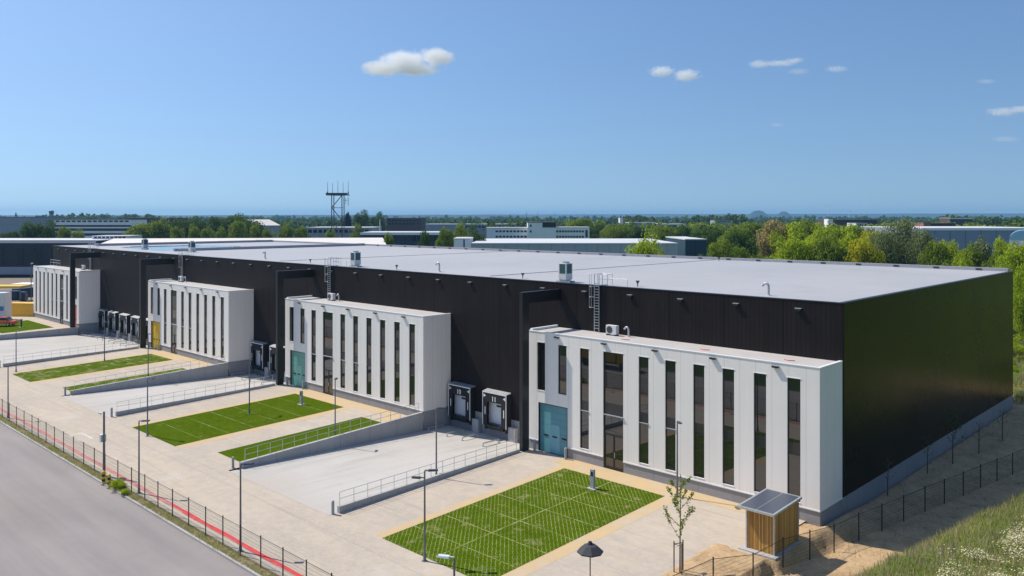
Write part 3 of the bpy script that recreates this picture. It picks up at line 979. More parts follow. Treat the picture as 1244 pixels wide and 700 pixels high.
    if mirror is False and xr == 0.0:
        for cxm in (-16.0, -9.2, -3.0):
            nb().path([(cxm, -1.9, ZT - 0.05), (cxm + 0.35, -2.05, ZT - 0.05), (cxm + 0.7, -1.85, ZT - 0.05)], 0.035, n=6).build('cable_end', M['red'], root)
    # dark sheet added behind the glass, its colour standing in for the unlit interior
    nb().box(xl + TH + .01, xr - TH - .01, P + 0.5, P + 0.55, 0, zt - 0.45).build('inner_dark_sheet', M['frame'], root)
    return root


LIGHT = {}
for nm, c in (('teal', (0.105, 0.30, 0.345)), ('mint', (0.17, 0.40, 0.32)), ('yolk', (0.78, 0.48, 0.02)), ('red', (0.62, 0.07, 0.05))):
    M['door_' + nm] = door_mat('door_' + nm, c)
    LIGHT['door_' + nm] = plain('wicket_' + nm, tuple(min(0.9, x * 1.25 + 0.04) for x in c), 0.4, var=0.03)
office(XR[0], False, M['door_teal'], 'white slit windowed office block with the teal goods door')
office(XR[1], False, M['door_mint'], 'white slit windowed office block with the mint green goods door')
office(XR[2], False, M['door_yolk'], 'white slit windowed office block with the yellow goods door')
office(AR, True, M['door_red'], 'white slit windowed office block with the red goods door')

# ------------------------------------------------------------------ portal frames
def portal(x0, x1, label):
    r = empty('portal_frame', ((x0 + x1) / 2, -4.3, 0), label, 'portal frame', 'black portal frames at the office doors')
    o = r.location
    MB(o).box(x0, x1, -4.67, -3.9, -0.05, 11.848).build('column', M['black_steel'], r)
    MB(o).box(x0, x1, -4.67, -0.003, 11.85, 12.72).build('beam', M['black_steel'], r)
    MB(o).box(x0 - 0.03, x1 + 0.03, -4.7, -0.003, 12.721, 12.76).build('cap_flashing', M['galv'] if False else M['black_steel'], r)
    MB(o).box(x0 - 0.12, x1 + 0.12, -4.8, -3.78, -0.06, 0.025).build('base_plate', M['block_conc'], r)
    return r


for k, w in zip(range(3), ('teal', 'mint green', 'yellow')):
    portal(-24.06 - PITCH * k, -23.72 - PITCH * k, 'black angular portal frame beside the %s goods door' % w)
portal(-127.98, -127.64, 'black angular portal frame beside the red goods door')

# ------------------------------------------------------------------ walls and railings of the loading yards
def ret_wall(x0, x1, zs, name, label, y0=-21.6, y1=-3.5, bottom=-1.5):
    r = empty(name, ((x0 + x1) / 2, (y0 + y1) / 2, 0), label, 'retaining wall', 'concrete walls flanking the loading yards')
    o = r.location
    vs = [(x0, y0, bottom), (x1, y0, bottom), (x1, y1, bottom), (x0, y1, bottom), (x0, y0, zs[0]), (x1, y0, zs[0]), (x1, y1, zs[1]), (x0, y1, zs[1])]
    MB(o).hexa(vs).build('wall', M['wall_conc'], r)
    return r


def railing(x, y0, y1, z0, z1, n, label, hh=0.92):
    r = empty('railing', (x, (y0 + y1) / 2, (z0 + z1) / 2), label, 'railing', 'galvanised railings on the yard walls')
    o = r.location
    zz = lambda y: z0 + (z1 - z0) * (y - y0) / (y1 - y0)
    pm = None
    for i in range(n):
        y = y0 + (y1 - y0) * i / (n - 1)
        if pm is None:
            pm = MB().box(-0.025, 0.025, -0.008, 0.008, 0, hh).box(-0.05, 0.05, -0.05, 0.05, 0, 0.012).build('post', M['galv'], r); p = pm
        else:
            p = pm.copy(); COL.objects.link(p)
        p.location = (x - o.x, y - o.y, zz(y) - o.z)
    for h in (0.47, hh):
        MB(o).bar((x, y0, z0 + h), (x, y1, z1 + h), 0.018).build('rail', M['galv'], r)
    return r


yards = ('nearest', 'second', 'far')
for k in range(2):
    d = -PITCH * k
    ret_wall(-37.75 + d, -37.45 + d, (-0.05, 0.74), 'retaining_wall', 'tall sunlit retaining wall on the left of the %s loading yard' % yards[k])
    railing(-37.6 + d, -21.2, -3.9, -0.03, 0.72, 17, 'long railing above the left wall of the %s loading yard' % yards[k])
for k in range(3):
    d = -PITCH * k
    ret_wall(-24.12 + d, -23.86 + d, (-0.03, 0.24), 'parapet_wall', 'low shaded wall on the right of the %s loading yard' % yards[k], y0=-21.9, y1=-4.85)
    railing(-23.99 + d, -21.8, -5.1, -0.03, 0.235, 16, 'railing on the low right wall of the %s loading yard' % yards[k], 0.9)
ret_wall(-127.7, -127.4, (0.05, 0.3), 'retaining_wall', 'retaining wall below the small lawn of the far office', y0=-21.6, y1=-3.5)

# ------------------------------------------------------------------ roof equipment
def ladder(x, label, proto=[None]):
    if proto[0] is None:
        r = empty('roof_ladder', (0, 0, ZT), label, 'ladder', 'steel ladders from office roofs to the hall roof')
        MB().box(-0.26, -0.21, -0.2, -0.15, 0, 4.55).box(0.21, 0.26, -0.2, -0.15, 0, 4.55).build('stringer', M['galv'], r)
        for i in range(17):
            o = MB().box(-0.208, 0.208, -0.24, -0.12, 0, 0.04).build('rung', M['galv'], r) if i == 0 else o.copy()
            if i: COL.objects.link(o)
            o.location = (0, 0, 0.22 + i * 0.225)
        g = MB()
        for gx in (-0.62, -0.42):
            g.bar((gx, -0.35, 1.9), (gx, -0.35, 4.6), 0.018, n=6)
        for z in (1.9, 2.75, 3.6, 4.6):
            g.bar((-0.62, -0.35, z), (-0.235, -0.18, z), 0.016, n=6); g.bar((-0.62, -0.35, z), (-0.42, -0.35, z), 0.016, n=6)
        g.build('side_guard', M['galv'], r)
        g = MB()
        for sx in (-0.24, 0.24, 0.75):
            g.bar((sx, 0.25, 3.68), (sx, 0.25, 4.6), 0.02, n=6); g.bar((sx, 0.9, 3.68), (sx, 0.9, 4.6), 0.02, n=6)
            g.bar((sx, -0.18 if sx < 0.5 else 0.25, 4.58), (sx, 0.9, 4.6), 0.02, n=6)
            g.bar((sx, 0.25, 4.15), (sx, 0.9, 4.15), 0.016, n=6)
        g.bar((-0.24, 0.9, 4.6), (0.75, 0.9, 4.6), 0.018, n=6).bar((0.24, 0.25, 4.6), (0.75, 0.25, 4.6), 0.018, n=6)
        g.bar((0.75, 0.3, 4.3), (2.7, 0.3, 4.3), 0.014, n=6).bar((2.7, 0.3, 3.68), (2.7, 0.3, 4.3), 0.016, n=6)
        g.build('guard_rail', M['galv'], r)
        MB().box(-0.3, 0.3, -0.22, 0.9, 3.705, 3.74).build('step_over', M['galv'], r)
        proto[0] = r
        o = r
    else:
        o = copy_tree(proto[0])
    return relabel(o, label, (x, 0, ZT))


for x, w in ((-19.75, 'teal'), (-57.85, 'mint'), (-95.4, 'yellow'), (-131.6, 'red')):
    ladder(x, 'galvanised ladder rising from the roof of the %s door office' % w)


def heat_pump(loc, label, proto=[None]):
    if proto[0] is None:
        r = empty('heat_pump', (0, 0, 0), label, 'heat pump', 'ventilation units near the roof edge')
        MB().box(-0.42, 0.42, -0.42, 0.42, 0.22, 1.62).build('casing', M['ac'], r, bevel=0.02)
        g = MB()
        for a in (0.0,):
            g.box(a - 0.31, a + 0.31, -0.432, -0.421, 0.75, 1.55).box(0.421, 0.432, a - 0.31, a + 0.31, 0.75, 1.55)
        g.build('grille', M['ac_grille'], r)
        f = MB().bar((0, 0, 1.621), (0, 0, 1.76), 0.34, 0.32, n=20); f.build('fan_cowl', M['galv'], r)
        MB().box(-0.75, 0.75, -0.36, -0.28, 0.0, 0.12).box(-0.75, 0.75, 0.28, 0.36, 0.0, 0.12).box(-0.36, -0.3, -0.27, 0.27, 0.121, 0.219).box(0.3, 0.36, -0.27, 0.27, 0.121, 0.219).box(-0.36, 0.36, -0.36, -0.3, 0.121, 0.219).build('base_frame', M['galv'], r)
        proto[0] = r; o = r
    else:
        o = copy_tree(proto[0])
    return relabel(o, label, loc)


for p, w in (((-23.9, 0.85, H - 0.03), 'above the teal door portal'), ((-54.7, 1.2, H - 0.03), 'right of the mint door ladder'), ((-105.3, 5.9, H - 0.03), 'left of the yellow door ladder'), ((-124.4, 6.3, H - 0.03), 'beside the far puddle')):
    heat_pump(p, 'tall white roof unit with dark green grilles ' + w)


def ac_unit(x, w, proto=[None]):
    if proto[0] is None:
        r = empty('condenser', (0, 0, 0), '', 'air conditioner', 'condensers on the office roofs')
        MB().box(-0.5, 0.5, -0.19, 0.19, 0.1, 0.8).build('casing', M['ac'], r, bevel=0.02)
        g = MB().bar((-0.14, -0.192, 0.45), (-0.14, -0.205, 0.45), 0.28, n=20); g.build('fan_grille', M['lamp_head'], r)
        MB().box(-0.45, -0.35, -0.22, 0.22, 0, 0.098).box(0.35, 0.45, -0.22, 0.22, 0, 0.098).build('foot', M['rubber'], r)
        proto[0] = r; o = r
    else: o = copy_tree(proto[0])
    return relabel(o, 'small white condenser at the foot of the %s door ladder' % w, (x, -0.75, ZT - 0.07))


def gooseneck(loc, label, s=1.0, proto=[None]):
    if proto[0] is None:
        r = empty('roof_vent', (0, 0, 0), '', 'vent', 'bent vent pipes on the roofs')
        pts = [(0, 0, 0)] + [(0, 0, 0.55)] + [(-0.18 + 0.18 * math.cos(t), 0, 0.55 + 0.2 * math.sin(t)) for t in np.linspace(0.3, 2.6, 6)] + [(-0.42, -0.0, 0.58)]
        MB().path(pts, 0.075, n=10).build('pipe', M['galv'], r)
        MB().bar((0, 0, 0), (0, 0, 0.06), 0.2, 0.1, n=14).build('flashing', M['upstand'], r)
        proto[0] = r; o = r
    else: o = copy_tree(proto[0])
    relabel(o, label, loc); o.scale = (s, s, s)
    return o


for x, w in ((-17.75, 'teal'), (-56.5, 'mint'), (-94.4, 'yellow'), (-133.3, 'red')):
    ac_unit(x, w)
for x, w in ((-16.3, 'teal'), (-55.3, 'mint'), (-93.2, 'yellow')):
    gooseneck((x, -0.6, ZT - 0.07), 'bent vent pipe beside the condenser of the %s door office' % w)
gooseneck((-41.5, 2.0, H - 0.03), 'bent vent pipe on the hall roof above the second loading wall', 1.2)
gooseneck((-77.2, 2.8, H - 0.03), 'bent vent pipe on the hall roof above the yellow door office', 1.3)
gooseneck((-5.8, 1.5, H - 0.03), 'bent vent pipe on the hall roof nearest the black corner', 1.15)


def small_vent(loc, label, proto=[None]):
    if proto[0] is None:
        r = empty('drain_vent', (0, 0, 0), '', 'vent', 'small dark funnels on the hall roof')
        MB().bar((0, 0, 0), (0, 0, 0.25), 0.04, n=8).build('stem', M['lamp_head'], r)
        MB().bar((0, 0, 0.25), (0, 0, 0.48), 0.06, 0.17, n=12).build('cowl', M['lamp_head'], r)
        proto[0] = r; o = r
    else: o = copy_tree(proto[0])
    return relabel(o, label, loc)


for x, y, w in ((-29.4, 1.4, 'left of the teal door portal'), (-16.8, 1.3, 'right of the teal door ladder'), (-31.5, 39.5, 'at the rear edge behind the leafy tree'), (-47.5, 1.3, 'above the nearest white side wall'), (-64.5, 1.6, 'left of the mint door portal')):
    small_vent((x, y, H - 0.03), 'small dark funnel vent on the hall roof, ' + w)
# red and white cable marks on the near office roof
for x in (-15.3, -8.2, -1.9):
    pass

# ------------------------------------------------------------------ lamps
def lamp(loc, label, heads=1, pale=False, rz=0.0, h=5.05, proto={}):
    key = (heads, pale)
    if key not in proto:
        r = empty('lamp_post', (0, 0, 0), '', 'lamp post', 'slim lamp posts of the courtyard')
        MB().bar((0, 0, 0), (0, 0, h), 0.065, 0.045, n=10).build('pole', M['pole'], r)
        MB().bar((0, 0, 0), (0, 0, 0.02), 0.17, n=14).bar((0, 0, 0.02), (0, 0, 0.35), 0.085, n=10).build('base', M['pole'], r)
        for k in range(heads):
            sx = 1 if k == 0 else -1
            zz = h if k == 0 else h - 0.42
            hd = MB()
            hd.hexa([(sx * 0.22, -0.13, zz), (sx * 0.75, -0.13, zz + 0.03), (sx * 0.75, 0.13, zz + 0.03), (sx * 0.22, 0.13, zz),
                     (sx * 0.22, -0.09, zz + 0.09), (sx * 0.70, -0.09, zz + 0.10), (sx * 0.70, 0.09, zz + 0.10), (sx * 0.22, 0.09, zz + 0.09)])
            hd.bar((0, 0, zz + 0.04), (sx * 0.24, 0, zz + 0.05), 0.035, n=8)
            o = hd.build('lamp_head', M['lamp_white'] if pale else M['lamp_head'], r)
            MB().quad((sx * 0.26, -0.1, zz - 0.004), (sx * 0.26, 0.1, zz - 0.004), (sx * 0.7, 0.1, zz + 0.022), (sx * 0.7, -0.1, zz + 0.022)).build('lens', M['lens'], o)
        proto[key] = r; o = r
    else:
        o = copy_tree(proto[key])
    return relabel(o, label, loc, rz=rz)


AR_ = 0.62    # heads lean out over the yard
for p, lab, hd, pale, rz in (
    ((-14.26, -22.77), 'two headed lamp post at the front left corner of the nearest grass bay', 2, False, 0.72),
    ((-24.35, -13.2), 'lamp post standing against the low wall of the nearest loading yard', 1, False, 0.75),
    ((-23.41, -29.05), 'lamp post on the fence line nearest the camera with its base in view', 1, False, 0.77),
    ((-38.02, -29.05), 'lamp post on the fence line just right of the camera pole', 1, False, 0.77),
    ((-69.36, -29.05), 'lamp post on the fence line at the left edge of the view', 1, False, 0.77),
    ((-52.14, -22.7), 'lamp post at the front left corner of the lush grass bay', 1, False, 0.3),
    ((-77.95, -12.1), 'lamp post on the grass strip left of the second loading yard', 1, False, 0.3),
    ((-52.17, -12.96), 'lamp post in the middle of the lush grass bay', 1, False, 2.4),
    ((-38.4, -12.45), 'lamp post on the grass strip left of the nearest loading yard', 1, False, 2.4),
    ((-92.6, -11.8), 'lamp post in the middle of the grass bay with the dry end', 1, False, 2.4),
    ((-94.22, -21.7), 'lamp post at the front left corner of the grass bay with the dry end', 1, False, 0.3),
    ((-9.05, -5.1), 'lamp post on the paving close to the teal door office', 1, False, -0.7),
    ((-4.6, -29.25), 'pale headed lamp post rising at the bottom edge of the view', 1, True, 3.7)):
    lamp((p[0], p[1], gz(p[1])), lab, hd, pale, rz)
lamp((-175.7, 3.0, -0.1), 'taller pale lamp post left of the far office block', 1, True, 2.6).scale = (1.5, 1.5, 1.74)

r = empty('roof_railing', (-148.8, -0.5, ZT), 'light guard rail on the left end of the red door office roof', 'railing')
for xx in (-2.7, -0.9, 0.9, 2.7): MB().bar((xx, 0, -0.1), (xx, 0, 1.05), 0.03, n=6).build('post', M['galv'], r)
for hh in (0.55, 1.05): MB().bar((-2.7, 0, hh), (2.7, 0, hh), 0.03, n=6).build('rail', M['galv'], r)
# camera pole with a box
r = empty('camera_pole', (-43.89, -29.3, -0.72), 'grey pole with a white box and a small camera on the fence line', 'camera pole')
MB().bar((0, 0, 0), (0, 0, 4.85), 0.10, 0.07, n=12).build('pole', M['pole'], r)
MB().box(-0.42, -0.09, -0.2, 0.2, 2.55, 3.1).build('junction_box', M['ac'], r, bevel=0.02)
cm = MB().bar((0, 0, 4.7), (-0.35, -0.1, 4.7), 0.025).box(-0.72, -0.35, -0.16, -0.03, 4.6, 4.72).build('surveillance_camera', M['lamp_white'], r)

# steles on the grass, bollards
def stele(loc, lab, mat, h):
    r = empty('charging_pillar', loc, lab, 'pillar', 'grey pillars on the grass bays')
    MB().box(-0.16, 0.16, -0.1, 0.1, 0.05, h).build('housing', mat, r, bevel=0.015)
    MB().box(-0.33, 0.33, -0.27, 0.27, 0.0, 0.05).build('footing', M['block_conc'], r)
    MB().box(-0.1, 0.1, -0.108, -0.102, h - 0.45, h - 0.15).build('screen', M['frame'], r)
    return r


stele((-14.29, -7.6, gz(-7.6) + 0.01), 'grey charging pillar on the grid paved grass bay', M['stele'], 1.35)
stele((-51.38, -7.73, gz(-7.7) + 0.01), 'grey charging pillar on the lush grass bay', M['stele'], 1.4)
stele((-137.2, -9.4, gz(-9.4) + 0.01), 'dark pillar on the small lawn of the far office', M['lamp_head'], 1.4)


def bollard(loc, lab, proto=[None]):
    if proto[0] is None:
        r = empty('bollard', (0, 0, 0), '', 'bollard', 'pale bollards at wall ends and doors')
        MB().bar((0, 0, 0), (0, 0, 0.84), 0.1, n=14).bar((0, 0, 0.84), (0, 0, 0.9), 0.1, 0.05, n=14).build('tube', M['stele'], r)
        MB().bar((0, 0, 0), (0, 0, 0.02), 0.16, n=14).build('foot_plate', M['galv'], r)
        proto[0] = r; o = r
    else: o = copy_tree(proto[0])
    return relabel(o, lab, loc)


for k, (wy, dw) in enumerate(zip(('nearest', 'second', 'far'), ('teal', 'mint', 'yellow'))):
    d = -PITCH * k
    bollard((-24.1 + d, -22.25, gz(-22.2)), 'pale bollard at the end of the low wall of the %s loading yard' % wy)
    if k < 2: bollard((-37.95 + d, -22.0, gz(-22.0)), 'pale bollard at the end of the tall wall of the %s loading yard' % wy)
    bollard((-20.0 + d, -3.75, 0), 'pale bollard right of the %s goods door' % dw)
    bollard((-23.35 + d, -3.65, 0), 'pale bollard left of the %s goods door' % dw)
for i, (p, lab) in enumerate((((-42.2, -29.95, -0.78), 'yellow and black bollard left of its twin by the kerb'), ((-41.1, -29.95, -0.78), 'yellow and black bollard right of its twin by the kerb'))):
    if i == 0:
        r = empty('striped_bollard', p, lab, 'bollard', 'yellow and black bollards at the kerb')
        t0 = MB()
        for k in range(5): t0.bar((0, 0, k * 0.18), (0, 0, k * 0.18 + 0.18), 0.115, n=14, m=k % 2)
        t0.bar((0, 0, 0.9), (0, 0, 0.96), 0.115, 0.05, n=14, m=0)
        t0.build('tube', [M['yellow'], M['black']], r)
        MB().bar((0, 0, -0.08), (0, 0, 0.03), 0.17, n=14).build('collar', M['block_conc'], r)
    else:
        relabel(copy_tree(r), lab, p)

# ------------------------------------------------------------------ fences
def wire_fence(pts, hgt, mat, label, name='wire_fence', wires=4):
    """posts on the given (x,y,z) points, mesh and line wires between"""
    r = empty(name, pts[len(pts) // 2], label, 'fence')
    o = r.location
    pm = None
    for i, p in enumerate(pts):
        if pm is None:
            pm = MB().box(-0.028, 0.028, -0.024, 0.024, -0.15, hgt + 0.06).box(-0.034, 0.034, -0.03, 0.03, hgt + 0.06, hgt + 0.08).build('post', mat, r); q = pm
        else:
            q = pm.copy(); COL.objects.link(q)
        q.location = Vector(p) - o
    w = MB(o)
    for a, c in zip(pts[:-1], pts[1:]):
        for k in range(wires):
            h = 0.04 + (hgt - 0.06) * k / (wires - 1)
            w.bar((a[0], a[1], a[2] + h), (c[0], c[1], c[2] + h), 0.004 if k < wires - 1 else 0.016, n=5, cap=False)
    w.build('line_wire', mat, r)
    for a, c in zip(pts[:-1], pts[1:]):
        d = Vector(c) - Vector(a); ln = Vector((d.x, d.y)).length
        me = bpy.data.meshes.new('mesh_panel')
        me.from_pydata([(0, 0, 0.04), (ln, 0, 0.04 + d.z), (ln, 0, hgt + d.z), (0, 0, hgt)], [], [(0, 1, 2, 3)])
        me.materials.append(M['mesh'])
        q = link('mesh_panel', me, r); q.location = Vector(a) - o; q.rotation_euler = (0, 0, math.atan2(d.y, d.x))
    return r


fx = [-60.94 - 2.3 * k for k in range(20, 0, -1)] + [-60.94, -59.21, -57.07, -54.92, -52.65, -50.32, -48.01, -45.74, -43.55, -41.07, -38.58, -36.28, -34.13, -31.88, -29.52, -27.2, -24.98, -22.86, -20.55, -18.2, -15.9, -13.6, -11.3, -9.0]
wire_fence([(x, -29.35, -0.74) for x in fx], 1.72, M['fence_green'], 'long dark green wire mesh fence between courtyard and road', 'road_fence')
fy = [-22, -18.6, -15.3, -12.1, -9.5, -7.0, -4.6, -2.0, 0.6, 3.2, 5.9, 8.5, 11.2, 13.8, 16.4, 19.0, 21.6, 24.2, 27, 30, 33, 36, 40, 44]
wire_fence([(xf(y) + 0.12, y, terr(xf(y) + 0.12, y)) for y in fy], 1.62, M['fence_black'], 'thin black wire fence climbing along the dirt path beside the hall', 'side_fence', 3)

# ------------------------------------------------------------------ timber hut with a solar roof
r = empty('timber_hut', (-0.81, -7.85, -0.1), 'timber slatted hut with a solar panel roof at the white corner', 'hut')
o = r.location
hx0, hx1, hy0, hy1 = -1.64, 0.02, -9.45, -6.45
MB(o).hexa([(hx0, hy0, 0.02), (hx1, hy0, 0.02), (hx1, hy1, 0.02), (hx0, hy1, 0.02), (hx0, hy0, 2.28), (hx1, hy0, 2.28), (hx1, hy1, 2.36), (hx0, hy1, 2.36)]).build('slat_wall', M['timber'], r)
b = MB(o)
for x, y in ((hx0, hy0), (hx1, hy0), (hx1, hy1), (hx0, hy1)): b.box(x - 0.045, x + 0.045, y - 0.045, y + 0.045, 0.02, 2.24)
b.build('corner_post', M['galv'], r)
rx0, rx1, ry0, ry1 = -2.05, 0.2, -9.85, -6.3
MB(o).hexa([(rx0, ry0, 2.29), (rx1, ry0, 2.29), (rx1, ry1, 2.44), (rx0, ry1, 2.44), (rx0, ry0, 2.41), (rx1, ry0, 2.41), (rx1, ry1, 2.56), (rx0, ry1, 2.56)]).build('roof_tray', M['galv'], r)
for a, c in ((0.06, 0.49), (0.51, 0.94)):
    f = lambda u, v: (rx0 + (rx1 - rx0) * u, ry0 + (ry1 - ry0) * v, 2.418 + 0.15 * v)
    q = MB(o).quad(f(a, 0.04), f(c, 0.04), f(c, 0.96), f(a, 0.96)).build('solar_panel', M['solar'], r)
MB(o).box(-1.95, 0.28, -9.85, -6.1, -0.28, 0.015).build('slab', M['block_conc'], r)
r.location.z -= 0.09

# ------------------------------------------------------------------ parasol
r = empty('parasol', (-4.28, -20.45, gz(-20.45)), 'dark grey parasol on a slim wooden pole near the bottom edge', 'parasol')
MB().bar((0, 0, 0), (0, 0, 3.0), 0.03, n=10).build('pole', M['wood_post'], r)
b = MB()
nS = 8; ring0 = [(0.66 * math.cos(2 * math.pi * i / nS), 0.66 * math.sin(2 * math.pi * i / nS), 2.62) for i in range(nS)]
mid = [(0.34 * math.cos(2 * math.pi * (i) / nS), 0.34 * math.sin(2 * math.pi * i / nS), 2.9) for i in range(nS)]
b.add(ring0 + mid, [(i, (i + 1) % nS, nS + (i + 1) % nS, nS + i) for i in range(nS)])
b.add(mid + [(0, 0, 3.02)], [(i, (i + 1) % nS, nS) for i in range(nS)])
b.add([(x, y, z - 0.06) for x, y, z in ring0] + ring0, [(i, (i + 1) % nS, nS + (i + 1) % nS, nS + i) for i in range(nS)])
b.build('canopy', M['parasol'], r)
MB().bar((0, 0, 2.98), (0, 0, 3.1), 0.15, 0.08, n=10).build('cap', M['black'], r)
b = MB()
for i in range(nS): b.bar((0, 0, 2.55), tuple(c * 0.96 for c in ring0[i][:2]) + (2.6,), 0.01, n=5)
b.build('rib', M['wood_post'], r)
MB().bar((0, 0, 0), (0, 0, 0.08), 0.32, n=16).build('base', M['block_conc'], r)


# ------------------------------------------------------------------ foliage
def leaf_quads(c, nrm, size, g, aspect=0.7):
    """c (N,3) centres, nrm (N,3) normals -> (N*4,3) corners"""
    n = nrm / (np.linalg.norm(nrm, axis=1, keepdims=True) + 1e-9)
    rv = g.normal(size=c.shape)
    u = np.cross(n, rv); u /= (np.linalg.norm(u, axis=1, keepdims=True) + 1e-9)
    v = np.cross(n, u)
    s = (size * g.uniform(0.6, 1.3, size=(len(c), 1)))
    u = u * s * 0.5; v = v * s * 0.5 * aspect
    q = np.stack([c - u * 1.0, c - v * 0.9 + u * 0.1, c + u, c + v * 1.1 - u * 0.15], axis=1)
    return q.reshape(-1, 3)


def crown_pts(rx, rz, zc, lobes, leaves, g, flat=0.0):
    L0 = g.normal(size=(lobes, 3)); L0 /= np.linalg.norm(L0, axis=1, keepdims=True)
    L0 *= g.uniform(0.25, 0.72, size=(lobes, 1)) ** 0.7
    L0[:, 2] = np.maximum(L0[:, 2], -0.55)
    rad = g.uniform(0.26, 0.44, size=lobes)
    k = g.integers(0, lobes, leaves)
    d = g.normal(size=(leaves, 3)); d[:, 2] += 0.25; d /= np.linalg.norm(d, axis=1, keepdims=True)
    rr = rad[k][:, None] * g.uniform(0.62, 1.12, size=(leaves, 1))
    p = L0[k] + d * rr
    p[:, :2] *= rx; p[:, 2] = p[:, 2] * rz + zc
    nn = d + g.normal(size=d.shape) * 0.55
    return p, nn


TREE_MESH = {}


def tree_meshes(kind, var, shape):
    key = (kind, var, shape)
    if key in TREE_MESH: return TREE_MESH[key]
    g = np.random.default_rng(abs(hash((var * 17 + 3, len(shape), len(kind)))) % 100000)
    # unit tree: height 10, crown radius 4
    if shape == 'round': rx, rz, zc, lobes, n = 3.7, 3.5, 6.3, 30, 8000
    elif shape == 'tall': rx, rz, zc, lobes, n = 2.9, 4.2, 5.7, 30, 7600
    elif shape == 'wide': rx, rz, zc, lobes, n = 4.6, 3.3, 6.4, 40, 9500
    elif shape == 'airy': rx, rz, zc, lobes, n = 4.4, 3.6, 6.2, 52, 9500
    else: rx, rz, zc, lobes, n = 4.4, 4.4, 4.6, 34, 7000      # bush
    p, nn = crown_pts(rx, rz, zc, lobes, n, g)
    p[:, 2] = np.minimum(p[:, 2], 10.2)
    if shape == 'bush': p[:, 2] = np.maximum(p[:, 2], 0.1)
    crown = np_mesh('crown', leaf_quads(p, nn, 0.34 if shape != 'airy' else 0.29, g), 4, LEAF[kind])
    b = MB()
    top = zc if shape != 'bush' else 4
    b.bar((0, 0, -0.8), (0.05, 0, top * 0.5), 0.26, 0.19, n=8); b.bar((0.05, 0, top * 0.5), (0, 0.1, top + rz * 0.4), 0.19, 0.05, n=8)
    for i in range(7):
        a = i * 2.4 + var; h = top * (0.38 + 0.07 * i)
        b.bar((0.03, 0, h), (math.cos(a) * rx * 0.62, math.sin(a) * rx * 0.62, h + rz * 0.42), 0.10, 0.025, n=6)
    me = bpy.data.meshes.new('trunk'); me.from_pydata(b.v, [], b.f); me.materials.append(M['bark'])
    TREE_MESH[key] = (crown, me)
    return TREE_MESH[key]


def tree(loc, hgt, width, kind, shape, label, group, var=0, name='tree', cat='tree'):
    crown, trunk = tree_meshes(kind, var, shape)
    r = empty(name, loc, label, cat, group, rz=random.uniform(0, 6.28))
    base = {'round': 7.4, 'tall': 5.8, 'wide': 9.2, 'airy': 8.8, 'bush': 8.8}[shape]
    r.scale = (width / base, width / base, hgt / 10.0)
    link('crown', crown, r)
    link('trunk', trunk, r)
    return r


ORD = ['first', 'second', 'third', 'fourth', 'fifth', 'sixth', 'seventh', 'eighth', 'ninth', 'tenth', 'eleventh', 'twelfth', 'thirteenth', 'fourteenth', 'fifteenth', 'sixteenth']
COLW = {'dark': 'dark green', 'mid': 'green', 'bright': 'bright green', 'yellow': 'yellow green', 'willow': 'grey green', 'tan': 'tan coloured', 'copper': 'dark copper', 'gold': 'golden'}
SHW = {'round': 'round', 'tall': 'upright', 'wide': 'broad', 'airy': 'loose', 'bush': 'low'}


def tree_row(where, group, rows, name='tree', cat='tree', gzv=-1.4):
    rows = sorted(rows)
    for i, (px, yt, wpx, D, kind, shape) in enumerate(rows):
        z0 = gzv
        h = max(1.5, height(yt, D) - z0) * 0.985
        loc = place(px, D, z0)
        pos = '%s from left, %s' % (ORD[i] if i < len(rows) - 1 else 'last', where) if len(rows) > 1 else where
        tree(loc, h, wpx / FPX * D, kind, shape, '%s %s %s, %s' % (SHW[shape], COLW[kind], cat, pos), group, i % 4, name, cat)


tree_row('row behind the dark hall', 'trees behind the dark hall', [
    (-8, 277, 24, 300, 'dark', 'round'), (14, 275.5, 27, 300, 'dark', 'round'), (37, 263.5, 28, 300, 'dark', 'round'), (57, 267, 26, 300, 'dark', 'round'), (77, 272, 20, 305, 'mid', 'round'), (97, 278.5, 22, 300, 'mid', 'round')])
tree_row('tall row beyond the pale roof', 'tall trees beyond the pale roof', [
    (172, 266, 42, 300, 'mid', 'wide'), (196, 265.5, 38, 305, 'mid', 'round'), (219, 260.5, 40, 345, 'dark', 'round'), (241, 263, 35, 350, 'dark', 'round'), (262, 263, 35, 340, 'dark', 'round'), (287, 256.5, 62, 345, 'dark', 'wide'), (308, 266, 38, 345, 'dark', 'round')])
tree_row('front row along the pale roof', 'round front trees along the pale roof', [
    (215, 272, 22, 275, 'mid', 'round'), (235.5, 272.5, 20, 275, 'mid', 'round'), (254, 269, 21, 275, 'mid', 'round'), (271, 272.5, 22, 275, 'mid', 'round'), (290, 264, 29, 275, 'mid', 'round'), (310, 271, 19, 275, 'mid', 'round'), (327, 270, 21, 275, 'mid', 'round'), (346, 268, 21, 275, 'mid', 'round'), (367, 271.5, 21, 275, 'mid', 'round')])
tree_row('trees around the mast', 'trees around the mast', [
    (402, 275, 16, 285, 'mid', 'tall'), (421.5, 257.5, 13, 520, 'copper', 'tall'), (434, 269, 18, 330, 'mid', 'tall'), (440, 254.5, 22, 540, 'dark', 'round'), (460.5, 257, 20, 540, 'dark', 'round')])
tree_row('golden bushes by the mast', 'golden bushes by the mast', [(379, 283, 9, 285, 'gold', 'bush'), (386, 281.5, 8, 285, 'gold', 'bush'), (414, 283, 8, 290, 'gold', 'bush')], 'bush', 'bush')
tree_row('group left of the grey hall', 'trees between mast and grey hall', [
    (472, 278.5, 16, 215, 'mid', 'round'), (515, 272, 17, 225, 'dark', 'round'), (541, 267.5, 26, 235, 'mid', 'round'), (557, 266.5, 26, 240, 'mid', 'round'), (576, 272, 30, 235, 'dark', 'round')])
